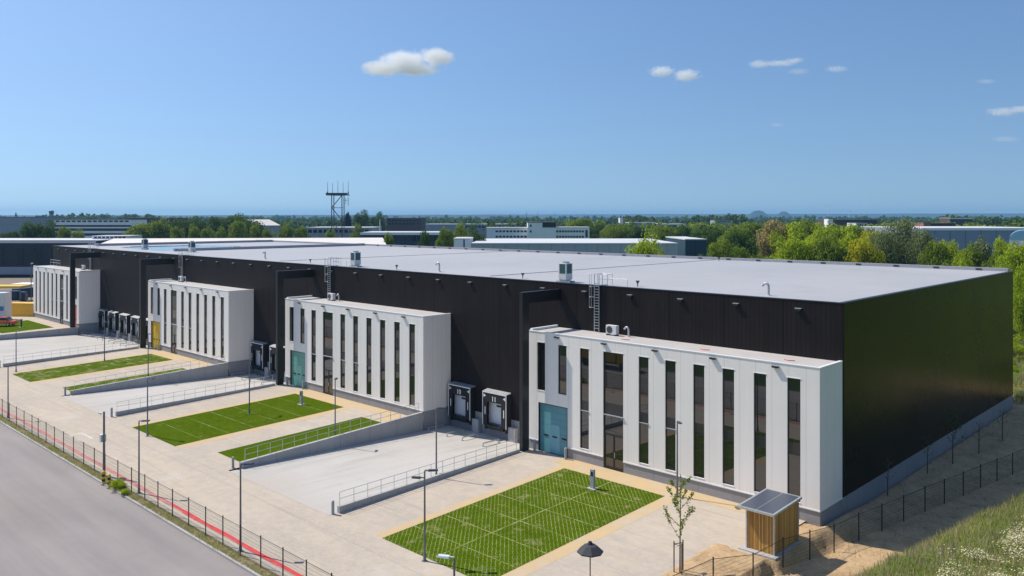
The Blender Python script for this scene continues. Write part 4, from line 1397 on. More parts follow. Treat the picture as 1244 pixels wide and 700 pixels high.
tree_row('row behind the white office building', 'trees right of the white office building', [
    (704, 262.5, 43, 400, 'mid', 'round'), (727, 268.5, 36, 390, 'dark', 'wide'), (748, 266.5, 43, 370, 'mid', 'wide'), (770, 270, 36, 380, 'dark', 'round'), (808, 270, 36, 330, 'mid', 'wide'), (832, 271, 36, 330, 'dark', 'wide')])
tree_row('large crown in front of the long grey hall', 'single lime tree', [(786, 273.5, 60, 140, 'bright', 'airy')])
tree_row('small bush top showing over the roof before the grey hall', 'single small bush', [(717, 302.5, 10, 125, 'bright', 'bush')], 'bush', 'bush', 4)
tree_row('group right of the grey hall', 'dark trees right of the grey hall', [
    (846, 278, 32, 260, 'dark', 'round'), (868, 271, 42, 290, 'dark', 'wide'), (893, 268, 45, 270, 'mid', 'round'), (915, 266.5, 42, 280, 'mid', 'round'), (898, 280, 45, 220, 'dark', 'wide')])
tree_row('group nearest the roof edge', 'low trees by the roof edge', [
    (857, 296, 28, 150, 'mid', 'bush'), (874, 284, 44, 155, 'mid', 'wide'), (899, 290, 36, 160, 'mid', 'wide'), (918, 297, 30, 150, 'mid', 'bush')])
tree_row('alone above the bright green grove', 'single tan tree', [(940, 262.5, 46, 240, 'tan', 'round')])
tree_row('back row of the grove', 'back row of the bright grove', [
    (962, 268, 49, 235, 'bright', 'round'), (983, 266, 46, 240, 'mid', 'round'), (1004, 267.5, 49, 235, 'bright', 'wide'), (1026, 269, 49, 235, 'bright', 'round'), (1046, 271, 40, 230, 'mid', 'round'), (1060, 275, 40, 225, 'yellow', 'round')])
tree_row('front row of the grove', 'front row of the bright grove', [
    (942, 294, 49, 165, 'bright', 'bush'), (962, 286, 51, 170, 'bright', 'wide'), (985, 281, 54, 172, 'bright', 'round'), (1008, 284, 54, 168, 'mid', 'wide'), (1029, 279, 51, 170, 'bright', 'round'), (1049, 282, 46, 165, 'yellow', 'round')])
tree_row('big group left of the blue hall', 'grey green trees left of the blue hall', [(1072, 266, 48, 172, 'willow', 'airy'), (1098, 261.5, 54, 176, 'willow', 'airy'), (1120, 272, 40, 170, 'willow', 'airy')])
tree_row('scrub before the blue hall', 'scrub trees before the blue hall', [
    (1136, 287, 34, 165, 'mid', 'round'), (1151, 286.5, 36, 170, 'bright', 'round'), (1166, 295, 34, 160, 'bright', 'bush'), (1178, 292, 36, 165, 'mid', 'round'), (1191, 286.5, 34, 170, 'willow', 'tall'), (1206, 292, 36, 160, 'mid', 'bush'), (1219, 285, 29, 172, 'bright', 'tall'), (1233, 291, 44, 150, 'bright', 'round'), (1252, 285, 52, 150, 'bright', 'round'), (1275, 280, 57, 160, 'mid', 'round')])
tree_row('row behind the hall corner', 'shrubs behind the hall corner', [
    (1094, 309, 34, 140, 'willow', 'bush'), (1122, 309, 34, 140, 'mid', 'bush'), (1146, 303, 36, 142, 'mid', 'bush'), (1170, 304, 34, 138, 'bright', 'bush'), (1192, 305, 34, 134, 'bright', 'bush'), (1216, 303, 36, 130, 'bright', 'bush'), (1240, 308, 34, 124, 'bright', 'bush')], 'shrub', 'shrub')
# meadow shrubs to the right of the hall (seen past the corner and mirrored in its end wall)
sh_rows = []
gs = np.random.default_rng(5)
spots = [(2.5, 53, 1.6), (5, 57, 2.0), (3.4, 63, 2.2), (6.5, 66, 1.6), (4.6, 72, 2.6), (8, 79, 2.4), (5.8, 86, 3.0), (10, 95, 3.2), (7, 103, 3.5), (14, 60, 2.2), (18, 72, 2.8), (24, 84, 3.0), (30, 64, 2.6), (22, 100, 3.6), (34, 96, 3.6), (16, 46, 1.8), (24, 50, 2.2), (36, 78, 3.0)]
for k in range(34):
    yy = 46 + 2.1 * k + gs.uniform(-0.8, 0.8)
    yy = 46 + 2.7 * k + gs.uniform(-0.8, 0.8)
    spots.append((21.37 - 0.219 * (yy + 52.67) + gs.uniform(-2.5, 3.0), yy, gs.uniform(0.8, 1.6 + 0.012 * yy)))
for i, (x, y, h) in enumerate(spots):
    tree((x, y, (terr(x, y) if x > -3 else -1.0) - 0.1), h, h * 1.5, ['bright', 'mid', 'willow', 'bright'][i % 4], 'bush',
         'low %s meadow shrub among the scrub past the far black corner' % ('bright', 'green', 'grey green', 'leafy')[i % 4], 'meadow shrubs past the far corner', i % 4, 'shrub', 'shrub')
for i, (x, y, h) in enumerate([(52, 60, 9), (58, 84, 11), (50, 110, 12), (64, 40, 10), (62, 130, 13), (44, 140, 12), (30, 150, 13), (60, 15, 9), (70, 104, 12)]):
    tree((x, y, terr(x, y) - 0.2), h, h * 0.95, ['mid', 'bright', 'dark'][i % 3], 'round', 'green meadow tree to the right of the hall', 'trees mirrored in the end wall', i % 4)


# young staked tree in front (close: leaves modelled small)
def young_tree(loc, h, lean, leaves, label, seed, stakes=True, kind='mid'):
    g = np.random.default_rng(seed)
    r = empty('young_tree', loc, label, 'young tree', 'newly planted staked trees')
    b = MB()
    pts = [(0, 0, -0.1), (0.01, 0, h * 0.35), (0.03, 0.02, h * 0.7), (0.05, 0.0, h)]
    for (p, q), (a, c) in zip(zip(pts[:-1], pts[1:]), ((0.045, 0.035), (0.035, 0.02), (0.02, 0.006))): b.bar(p, q, a, c, n=8)
    tips = []
    for i in range(13):
        t = 0.34 + 0.045 * i
        a = i * 2.4 + seed
        ln = h * 0.155 * (1.15 - t * 0.75)
        p0 = Vector((0.02, 0, h * t)); p1 = p0 + Vector((math.cos(a) * ln, math.sin(a) * ln, ln * 0.95)); p2 = p1 + Vector((math.cos(a) * ln * 0.35, math.sin(a) * ln * 0.35, ln * 0.7))
        b.bar(p0, p1, 0.014, 0.009, n=5); b.bar(p1, p2, 0.009, 0.004, n=5)
        tips += [(p0, p1), (p1, p2), (p1, p2)]
    tips += [(Vector(pts[2]), Vector(pts[3]))] * 2
    b.build('trunk', M['bark'], r)
    idx = g.integers(0, len(tips), leaves)
    f = g.uniform(0.1, 1.05, leaves)
    c = np.array([np.array(tips[i][0]) * (1 - t) + np.array(tips[i][1]) * t for i, t in zip(idx, f)]) + g.normal(size=(leaves, 3)) * 0.05
    link('crown', np_mesh('crown', leaf_quads(c, g.normal(size=(leaves, 3)), 0.105, g), 4, LEAF['mid' if kind == 'yellowish' else kind]), r)
    if stakes:
        s = MB()
        for sx, sy in ((-0.24, -0.2), (0.24, -0.2), (0.0, 0.3)): s.bar((sx, sy, -0.15), (sx, sy, 1.65), 0.035, n=8)
        s.build('stake', M['wood_post'], r)
        MB().bar((-0.24, -0.2, 1.5), (0.24, -0.2, 1.5), 0.02, n=6).bar((0.24, -0.2, 1.5), (0, 0.3, 1.5), 0.02, n=6).bar((0, 0.3, 1.5), (-0.24, -0.2, 1.5), 0.02, n=6).build('tie', M['black'], r)
    return r


young_tree((-2.77, -14.66, terr(-2.77, -14.66)), 5.15, 0, 1050, 'sparse young tree between wooden stakes on the sandy corner', 3, True, 'yellowish')
for i, (x, y, lv, hh, lab) in enumerate(((1.5, 6.2, 8, 2.6, 'bare thin sapling nearest the white corner in the hall shadow'), (1.9, 13.2, 25, 2.7, 'bare thin sapling second from the white corner'),
                                        (2.5, 17.2, 420, 4.2, 'leafy young tree in the shaded soil beside the black end wall'), (3.1, 22.0, 25, 2.7, 'bare thin sapling beyond the leafy young tree'), (3.5, 27.5, 40, 2.8, 'farthest bare sapling beside the side fence'))):
    x -= 0.9
    young_tree((x, y, terr(x, y)), hh, 0, lv, lab, 11 + i, False, 'dark')


# ------------------------------------------------------------------ meadow grass on the bank, weeds
def blades(n, xr_, yr_, zfun, lo, hi, width, g, keep, mats, pick):
    x = g.uniform(*xr_, n * 2); y = g.uniform(*yr_, n * 2)
    k = np.array([keep(a, c) for a, c in zip(x, y)]); k = g.uniform(size=n * 2) < k
    x, y = x[k][:n], y[k][:n]
    z = np.array([zfun(a, c) for a, c in zip(x, y)])
    m = len(x)
    h = g.uniform(lo, hi, m); a = g.uniform(0, 2 * np.pi, m); lean = g.normal(scale=0.28, size=(m, 2))
    w = width * g.uniform(0.6, 1.4, m)
    b0 = np.stack([x, y, z - 0.03], 1); dx = np.stack([np.cos(a) * w, np.sin(a) * w, np.zeros(m)], 1)
    tip = b0 + np.stack([lean[:, 0] * h, lean[:, 1] * h, h], 1)
    V = np.stack([b0 - dx, b0 + dx, tip], 1).reshape(-1, 3)
    mi = pick(x, y, g)
    return V, mi, (x, y, z, h, tip)


g = np.random.default_rng(21)
def patch(x, y): return mnoise.noise(Vector((x * 0.33, y * 0.33, 5)))
def keepf(x, y): return max(0.0, sstep(xc(y) - 2.9, xc(y) - 1.6, x)) * (1 if y > -22 else 0.4)
def pickf(x, y, g):
    pn = np.array([patch(a, c) for a, c in zip(x, y)])
    u = g.uniform(size=len(x))
    return np.where(u < 0.22 + 0.2 * (pn > 0.15), 1, np.where(u > 0.86 - 0.25 * (pn < -0.15), 2, 0))
V, mi, _ = blades(52000, (3.8, 20), (-24, 14), terr, 0.22, 0.62, 0.02, g, keepf, None, pickf)
tag(link('meadow_grass', np_mesh('meadow_grass', V, 3, [LEAF['grass'], LEAF['straw'], LEAF['mauve']], mi)), 'tall mixed grass on the sunny bank at the bottom right', kind='stuff')
# pale flower heads farther in on the bank
def flow_keep(x, y): return sstep(xc(y) + 1.6, xc(y) + 2.8, x + 1.6 * patch(x * 1.3, y * 1.3)) * (0.06 + 0.94 * sstep(-0.15, 0.15, patch(x * 2.2, y * 2.2 + 9)))
n = 120000
x = g.uniform(7, 20, n); y = g.uniform(-24, 10, n)
k = np.array([flow_keep(a, c) for a, c in zip(x, y)]); k = g.uniform(size=n) < k
x, y = x[k], y[k]; z = np.array([terr(a, c) for a, c in zip(x, y)]) + g.uniform(0.28, 0.5, len(x))
c = np.stack([x, y, z], 1); nn = g.normal(size=c.shape) * 0.4 + np.array([0, 0, 1])
tag(link('meadow_flowers', np_mesh('meadow_flowers', leaf_quads(c, nn, 0.07, g, 1.0), 4, LEAF['flower'])), 'drift of small pale flowers on the bank at the bottom right', kind='stuff')
# rough meadow beyond the far corner
def keep2(x, y): return 1.0
V, mi, _ = blades(30000, (-14, 12), (44, 125), lambda x, y: terr(x, y) if x > -3 else -1.0, 0.3, 0.9, 0.05, g, lambda x, y: 1.0 if abs(x - 21.37 + 0.219 * (y + 52.67)) < 5 else 0.15, None, pickf)
tag(link('rough_grass', np_mesh('rough_grass', V, 3, [LEAF['grass'], LEAF['straw'], LEAF['mauve']], mi)), 'rough meadow grass beyond the far black corner', kind='stuff')
# weeds along kerb and fence
def wz(x, y): return -0.75 if y < -29.2 else gz(y)
def wkeep(x, y): return 0.15 + 0.85 * max(0, mnoise.noise(Vector((x * 0.45, 2, 0))) + 0.1) + (1.0 if -41.0 < x < -39.4 else 0)
V, mi, _ = blades(15000, (-110, -8), (-29.95, -29.3), wz, 0.06, 0.32, 0.016, g, wkeep, None, lambda x, y, g: np.where(g.uniform(size=len(x)) < 0.22, 1, 0))
tag(link('weeds', np_mesh('weeds', V, 3, [LEAF['grass'], LEAF['straw'], LEAF['mauve']], mi)), 'weeds growing between kerb and green fence', kind='stuff')
V, mi, _ = blades(2600, (0.1, 7.5), (-6, 42), terr, 0.08, 0.35, 0.02, g, lambda x, y: (0.1 + max(0, patch(x * 3, y * 3))) * (x > 0.1), None, pickf)
tag(link('sparse_weeds', np_mesh('sparse_weeds', V, 3, [LEAF['grass'], LEAF['straw'], LEAF['mauve']], mi)), 'sparse weeds on the bare soil beside the black end wall', kind='stuff')
# short grass along the lawns so their edges are not ruled
for x0, x1, y0, y1, n, lab in ((-18.6, -9.75, -22.45, -5.55, 26000, 'short grass growing through the grid paved bay'), (-56.15, -47.15, -22.45, -5.55, 22000, 'short grass growing through the lush bay'), (-93, -86, -22.45, -5.55, 9000, 'short grass growing through the bay with the dry end'), (-42.7, -37.76, -20.9, -6.6, 9000, 'short grass on the strip by the nearest loading yard')):
    V, mi, _ = blades(n, (x0 - 0.05, x1 + 0.05), (y0 - 0.05, y1 + 0.05), lambda x, y: gz(y) + 0.01, 0.03, 0.09, 0.012, g, lambda x, y: 1.0, None, lambda x, y, g: (g.uniform(size=len(x)) < 0.04).astype(int))
    tag(link('lawn_grass', np_mesh('lawn_grass', V, 3, [LEAF['lawnb'] if 'lawnb' in LEAF else LEAF['grass'], LEAF['straw']], mi)), lab, kind='stuff')
# green clump at the camera pole
for i, (x, y, s, lab) in enumerate(((-40.3, -29.6, 1.0, 'green weed clump beside the striped bollards'), (-38.6, -29.75, 0.6, 'small weed clump right of the striped bollards'))):
    tree((x, y, -0.8), s * 0.8, s * 1.5, 'bright', 'bush', lab, 'weed clumps at the kerb', i, 'weed_clump', 'weed')


# ------------------------------------------------------------------ surroundings: buildings
def wallm(name, c, axis=0, per=1.2, rough=0.6):
    return cladding(name, axis, c, per, rough, 0.06, 0.06)


B = {
    'navy': wallm('navy_cladding', (0.012, 0.017, 0.026), per=6.0), 'bluegrey': wallm('bluegrey_cladding', (0.42, 0.44, 0.50), per=3.0), 'white': plain('white_render', (0.84, 0.84, 0.84), 0.7, var=0.04, scale=0.4),
    'grey': plain('grey_render', (0.30, 0.32, 0.36), 0.7, var=0.08, scale=0.3), 'blue': wallm('steel_blue_cladding', (0.25, 0.29, 0.38), per=6.0), 'teal': wallm('dark_teal_cladding', (0.022, 0.055, 0.085), per=4),
    'brick': plain('dark_brick', (0.10, 0.06, 0.055), 0.85, var=0.2, scale=1.5), 'redbrick': plain('red_brick', (0.33, 0.14, 0.10), 0.85, var=0.15, scale=1.5),
    'roof': plain('pale_far_roof', (0.60, 0.60, 0.61), 0.6, var=0.06, scale=0.08), 'cream': plain('cream_far_roof', (0.66, 0.62, 0.56), 0.7, var=0.05, scale=0.08), 'darkroof': plain('dark_far_roof', (0.14, 0.14, 0.15), 0.8, var=0.15, scale=0.1),
    'win': plain('far_window_glass', (0.02, 0.028, 0.035), 0.1, var=0.2, scale=0.5), 'cyan': plain('pale_cyan_panel', (0.25, 0.48, 0.62), 0.5),
}


def building(label, px0, px1, ytop, D, depth, wall, roof, zb=-1.7, name='far_building', cat='building', turn=0.0, group='buildings on the horizon', bands=(), roofh=0.0, trim=None):
    """a flat roofed block facing the camera; bands = (y, height_px, n windows, u0, u1)"""
    w = (px1 - px0) / FPX * D
    zt = height(ytop, D)
    r = empty(name, place((px0 + px1) / 2, D, zb), label, cat, group, rz=YAW + turn)
    h = zt - zb
    MB().box(-w / 2, w / 2, 0, depth, 0, h - 0.3).build('wall', B[wall], r)
    MB().box(-w / 2 - 0.15, w / 2 + 0.15, -0.15, depth + 0.15, h - 0.299, h).build('roof', B[roof], r)
    if trim: MB().box(-w / 2 - 0.2, w / 2 + 0.2, -0.2, -0.152, h - 0.9, h + 0.05).build('fascia', B[trim], r)
    for (py, hp, n, u0, u1) in bands:
        z1 = height(py, D) - zb; hh = hp / FPX * D
        for i in range(n):
            a = -w / 2 + w * (u0 + (u1 - u0) * i / n); c = -w / 2 + w * (u0 + (u1 - u0) * (i + 0.72) / n) if n > 1 else -w / 2 + w * u1
            MB().box(a, c, -0.06, -0.003, z1 - hh, z1).build('window', B['win'], r)
    return r


def poly_building(name, label, corners, z, zb, wall, roof, group=None):
    cs = [place(px, D, 0) for px, D in corners]
    o = sum(cs, Vector()) / len(cs); o.z = zb
    r = empty(name, o, label, 'building', group)
    MB(o).prism([(c.x, c.y) for c in cs], zb, z - 0.3).build('wall', B[wall], r)
    MB(o).prism([(o.x + (c.x - o.x) * 1.004, o.y + (c.y - o.y) * 1.004) for c in cs], z - 0.298, z).build('roof', B[roof], r)
    return r


# dark hall on the left
r = building('long dark navy hall at the left edge with a pale roof line', -150, 116, 292.0, 262, 26, 'navy', 'roof', name='dark_hall', trim='roof', zb=-0.1)
w = 266 / FPX * 262
MB().box(-w / 2, w / 2 - 3, -0.25, -0.01, 0.6, 3.0).build('plinth_band', B['grey'], r)
for u in (0.38, 0.47, 0.55, 0.64, 0.72, 0.80, 0.88):
    MB().box(-w / 2 + w * u, -w / 2 + w * u + 2.2, -0.12, -0.01, 3.6, 9.0).build('window', B['win'], r)
# pale roofed hall behind ours
poly_building('pale_roofed_hall', 'neighbouring hall whose cream roof shows as a long strip behind the black hall', [(118, 193), (469, 191), (464.5, 262), (139, 252)], 12.2, -1.7, 'grey', 'cream')
building('pale low annex in front of the trees beyond the dark hall', 112, 156, 286.5, 275, 10, 'white', 'roof', bands=((287.5, 2, 8, 0.05, 0.95),))
# office with ribbon windows, left horizon
r = building('pale grey office with ribbon windows beyond the left trees', 66, 160, 266.5, 430, 18, 'white', 'darkroof', bands=((273.5, 2.2, 1, 0.0, 1.0), (277.6, 3.0, 1, 0.0, 1.0), (283.5, 3.0, 1, 0.0, 1.0), (268, 1.8, 14, 0.02, 0.98)))
building('plain grey blue hall at the left edge of the horizon', -40, 36, 263.5, 520, 40, 'grey', 'darkroof')
building('dark block right of the ribbon window office', 154, 210, 264.8, 560, 25, 'brick', 'darkroof', bands=((267, 2, 8, 0.05, 0.95),))
# barn
r = empty('barn', place(327, 450, -1.7), 'barn with a pale pitched roof behind the round tree row', 'barn', rz=YAW + 0.9)
D = 450; w = 30 / FPX * D; h0 = height(274, D) + 1.7; h1 = height(266.8, D) + 1.7
MB().box(-w / 2, w / 2, 0, 20, 0, h0).build('wall', B['grey'], r)
MB().add([(-w / 2 - .4, -.4, h0 + .02), (w / 2 + .4, -.4, h0 + .02), (w / 2 + .4, 20.4, h0 + .02), (-w / 2 - .4, 20.4, h0 + .02), (-w / 2 - .4, 10, h1), (w / 2 + .4, 10, h1)], [(0, 1, 5, 4), (1, 2, 5), (2, 3, 4, 5), (3, 0, 4), (0, 3, 2, 1)]).build('roof', B['cream'], r)
building('purple grey flat building left of the mast foot', 372, 452, 276.3, 420, 30, 'grey', 'roof', bands=((279, 4, 12, 0.03, 0.97),))
building('dark brick block behind the small field', 470, 512, 264.8, 620, 30, 'brick', 'darkroof', bands=((267, 2, 9, 0.04, 0.96), (271, 2, 9, 0.04, 0.96)))
building('dark glazed building with a thin white roof line', 438, 536, 282.5, 300, 26, 'teal', 'roof', trim='white', bands=((285, 8, 14, 0.02, 0.98),))
building('low grey sheds right of the brick block', 517, 560, 272.3, 560, 25, 'grey', 'roof')
tag(MB().prism([tuple(place(440, 330, 0))[:2], tuple(place(520, 330, 0))[:2], tuple(place(515, 560, 0))[:2], tuple(place(448, 560, 0))[:2]], -1.72, 7.4).build('field', plain('mown_field', (0.16, 0.20, 0.06), 0.95, var=0.2, scale=0.05)), 'pale green raised field behind the dark glazed building', kind='structure')
# long grey hall
r = building('long blue grey hall with a pale roof behind the black hall', 573, 823, 295.3, 214, 44, 'bluegrey', 'roof', name='grey_hall', turn=0.0)
building('white stair end block at the left of the grey hall', 551.5, 572.5, 289.6, 222, 20, 'white', 'roof', bands=((290.5, 12, 1, 0.55, 0.62),))
building('dark teal shed joined to the right of the grey hall', 832.5, 858, 290.4, 240, 30, 'teal', 'roof')
# white office building
r = building('left wing of the white office building with window bands', 591, 641, 276.5, 345, 14, 'white', 'roof', bands=((280, 2.2, 9, 0.22, 1.0), (286.5, 2.2, 9, 0.22, 1.0)))
r = building('white stair tower in the middle of the office building', 641, 675, 269.8, 342, 15, 'white', 'darkroof', bands=((273, 2.6, 1, 0.08, 0.14), (280, 2.6, 1, 0.08, 0.14)))
MB().box(3.0 - 11.7 / 2 + 3.2, 5.9, -0.2, -0.01, height(276.4, 342) + 1.7, height(270.3, 342) + 1.75).build('dark_screen', B['navy'], r)
r = building('right wing of the white office building with window bands', 675, 716, 276.0, 345, 14, 'white', 'roof', bands=((280, 2.4, 10, 0.02, 0.86), (286.5, 2.4, 10, 0.02, 0.86), (279.5, 9, 1, 0.88, 0.95)))
building('long low pale roofs left of the white office building', 565, 630, 272.2, 700, 30, 'grey', 'roof', bands=((274, 3, 16, 0, 1),))
building('small white cube above the trees', 753, 757, 264.6, 800, 10, 'white', 'roof')
building('long low pale shed right of the small white cube', 764, 802, 270.2, 620, 20, 'grey', 'roof')
building('flat canopy with a white edge above the trees', 800, 833, 271.8, 480, 20, 'brick', 'roof', trim='white')
building('pale houses at the left of the grove', 868, 890, 267.4, 900, 20, 'grey', 'darkroof', bands=((268.6, 1, 8, 0.05, 0.95),))
r = building('dark office roof with pale corner tower above the grove', 1008, 1066, 266.8, 560, 22, 'brick', 'darkroof', bands=((268.4, 1.6, 12, 0.16, 0.98),))
building('pale corner tower of the dark office', 1006.5, 1012, 265.4, 557, 8, 'white', 'darkroof')
building('small white block before the dark office', 1040, 1054, 270.6, 520, 14, 'white', 'darkroof', bands=((272, 2.4, 4, 0.1, 0.95),))
building('steel blue hall with a white eave on the right', 1121, 1300, 277.2, 320, 60, 'blue', 'roof', name='blue_hall', trim='white')
building('red brick cube left of the long brown block', 1122, 1131, 270.2, 430, 10, 'redbrick', 'darkroof')
building('long brown block with dark windows above the blue hall', 1131, 1161, 271.0, 432, 12, 'brick', 'darkroof', bands=((272, 2, 10, 0.03, 0.97),))
building('pale flat roofed building on the right horizon', 1154, 1182, 264.8, 640, 16, 'brick', 'roof', trim='white')
r = empty('cyan_shed', place(1243, 172, -1.0), 'pale cyan round roofed shed at the right edge', 'shed', rz=YAW - 0.55)
w = 2.5
pr = [(-w, 0)] + [(-w * math.cos(t), 1.9 * math.sin(t)) for t in np.linspace(0.0, math.pi, 13)][1:-1] + [(w, 0)]
zb0 = height(291, 172) + 1.0
MB().box(-w, w, 0, 8, 0, zb0).box(-w * 0.2, w * 0.9, -0.1, -0.01, zb0 - 2.6, zb0 - 0.4).build('wall', B['white'], r)
n = len(pr)
MB().add([(x, -0.1, zb0 + 0.01 + z) for x, z in pr] + [(x, 8.1, zb0 + 0.01 + z) for x, z in pr], [tuple(range(n)), tuple(reversed(range(n, 2 * n)))] + [(i, n + i, n + (i + 1) % n, (i + 1) % n) for i in range(n)]).build('roof', B['cyan'], r)

# lattice mast
D = 420
r = empty('lattice_mast', place(410.5, D, -1.7), 'tall grey lattice mast with a platform and five whip antennas', 'mast', rz=YAW)
zt = height(237.5, D) + 1.7; s = FPX / D
m = plain('mast_steel', (0.05, 0.065, 0.08), 0.5, 0.2)
b = MB(); hw = 6.2 / s
for sx in (-hw, hw):
    for sy in (-hw, hw): b.bar((sx, sy, 0), (sx, sy, zt), 0.26, n=6)
b.build('leg', m, r)
b = MB()
zz = np.linspace(0, zt, 6)
for i, (a, c) in enumerate(zip(zz[:-1], zz[1:])):
    sg = 1 if i % 2 else -1
    b.bar((sg * hw, -hw, a), (-sg * hw, -hw, c), 0.22, n=5); b.bar((-hw, -hw, c), (hw, -hw, c), 0.12, n=5)
    b.bar((-hw, hw, c), (hw, hw, c), 0.10, n=5); b.bar((-hw, -hw, c), (-hw, hw, c), 0.10, n=5); b.bar((hw, -hw, c), (hw, hw, c), 0.10, n=5)
b.build('bracing', m, r)
pw = 13.0 / s
MB().box(-pw, pw, -pw * 0.6, pw * 0.6, zt, zt + 0.35).box(-pw, pw, -pw * 0.6, -pw * 0.6 + 0.12, zt + 0.35, zt + 1.2).box(-pw, -pw + .4, -0.4, 0.4, zt + 0.352, zt + 1.9).box(pw - .4, pw, -0.4, 0.4, zt + 0.352, zt + 1.9).build('platform', m, r)
for k, (u, hp) in enumerate(((-1, 16), (-0.52, 15), (0, 18), (0.5, 16), (1, 17.5))):
    MB().bar((u * (pw - .2), 0, zt + 0.3), (u * (pw - .2), 0, zt + hp / s), 0.14, 0.08, n=6).build('antenna', m, r)
MB().bar((9.5 / s, 0, zt - 10.5 / s), (9.5 / s, 0, zt - 3 / s), 0.12, n=6).bar((12.5 / s, 0, zt - 12 / s), (12.5 / s, 0, zt - 2 / s), 0.14, n=6).bar((hw, 0, zt - 6 / s), (12.5 / s, 0, zt - 6 / s), 0.08, n=6).build('side_antenna', m, r)
# water tower, church spire, thin masts, turbines
r = empty('water_tower', place(62.5, 1500, -1.7), 'teal water tower on the left horizon', 'water tower')
s = FPX / 1500
MB().bar((0, 0, 0), (0, 0, height(259, 1500)), 2.0, 2.2, n=16).build('shaft', B['grey'], r)
MB().bar((0, 0, height(260, 1500)), (0, 0, height(256.5, 1500) + 1.7), 3.6, 4.4, n=20).bar((0, 0, height(256.5, 1500) + 1.71), (0, 0, height(255.8, 1500) + 1.7), 4.4, 2.0, n=20).build('tank', B['teal'], r)
r = empty('church_spire', place(19.3, 1400, -1.7), 'small dark church spire on the left horizon', 'church')
MB().box(-2, 2, -2, 2, 0, height(262.3, 1400) + 1.7).build('tower', B['grey'], r)
MB().bar((0, 0, height(262.3, 1400) + 1.72), (0, 0, height(257.8, 1400) + 1.7), 2.3, 0.1, n=8).build('spire', B['darkroof'], r)
for px, yt, D, lab in ((639.5, 258.3, 640, 'thick dark mast behind the stair tower'), (653.5, 257, 900, 'thin pale mast right of the stair tower'), (674, 258, 900, 'thin mast above the right wing'), (461.5, 266.5, 330, 'white flagpole on the small field')):
    r = empty('mast', place(px, D, -1.7), lab, 'mast', 'thin masts on the horizon')
    hgt = height(yt, D) + 1.7
    MB().bar((0, 0, 0), (0, 0, hgt), 0.24 if D < 800 else 0.22, 0.12, n=6).build('pole', m if D != 330 else B['white'], r)
    MB().bar((0, 0, hgt), (0, 0, hgt + 1.0), 0.05, n=5).build('tip', m, r)
for px, yt, lab, a0 in ((1031, 254.5, 'wind turbine above the grove on the right horizon', 0.5), (1006, 250.0, 'faint wind turbine left of its companion', 1.1)):
    D = 5200
    r = empty('wind_turbine', place(px, D, -1.7), lab, 'wind turbine', 'wind turbines on the horizon', rz=YAW)
    hgt = height(yt, D)
    MB().bar((0, 0, 0), (0, 0, hgt), 2.6, 1.4, n=8).build('tower', B['white'], r)
    MB().box(-1.6, 1.6, -5, 5, hgt - 1.6, hgt + 1.6).build('nacelle', B['white'], r)
    for k in range(3):
        a = a0 + k * 2.094
        MB().bar((0, -5.2, hgt), (math.sin(a) * 30, -5.2, hgt + math.cos(a) * 30), 1.5, 0.4, n=5).build('blade', B['white'], r)

# ------------------------------------------------------------------ left edge: container yard
def shipping(loc, rz, ln, hh, mat, label, name='shipping_container', stripe=None):
    r = empty(name, loc, label, 'container', rz=rz)
    W = 2.44
    b = MB()
    nrib = int(ln / 0.28)
    b.box(-ln / 2, ln / 2, 0, W, 0.12, hh)
    b.build('body', mat, r)
    rb = MB()
    for i in range(nrib):
        x = -ln / 2 + 0.15 + i * (ln - 0.3) / nrib
        rb.box(x, x + 0.12, -0.035, -0.002, 0.28, hh - 0.16)
    rb.build('corrugation', mat, r)
    f = MB().box(-ln / 2, ln / 2, -0.06, W + 0.02, hh + 0.001, hh + 0.05).box(-ln / 2 - 0.05, -ln / 2 - 0.001, -0.05, W + .02, 0, hh).box(ln / 2 + 0.001, ln / 2 + 0.05, -0.05, W + .02, 0, hh).box(-ln / 2, ln / 2, -0.06, W + .02, 0, 0.119)
    f.build('frame', mat, r)
    d = MB().box(ln / 2 + 0.051, ln / 2 + 0.08, 0.1, W / 2 - 0.02, 0.2, hh - 0.1).box(ln / 2 + 0.051, ln / 2 + 0.08, W / 2 + 0.02, W - 0.1, 0.2, hh - 0.1)
    d.build('door', mat, r)
    if stripe: MB().box(-ln / 2 + 0.01, ln / 2 - 0.01, -0.075, -0.04, hh * 0.36, hh * 0.52).build('stripe', stripe, r)
    return r


M['box_yellow'] = plain('container_yellow', (0.72, 0.42, 0.035), 0.5, var=0.08, scale=1.5)
M['box_white'] = plain('container_white', (0.68, 0.69, 0.70), 0.5, var=0.05)
M['box_blue'] = plain('container_blue', (0.05, 0.2, 0.36), 0.5)
shipping(place(26, 156, -0.1), YAW - 0.16, 6.1, 2.5, M['box_yellow'], 'yellow shipping container beside the far office block')
shipping(place(-12.5, 150, -0.1), YAW + 0.05, 5.0, 5.0, M['box_white'], 'tall white site cabin with a blue stripe at the left edge', 'site_cabin', M['box_blue'])
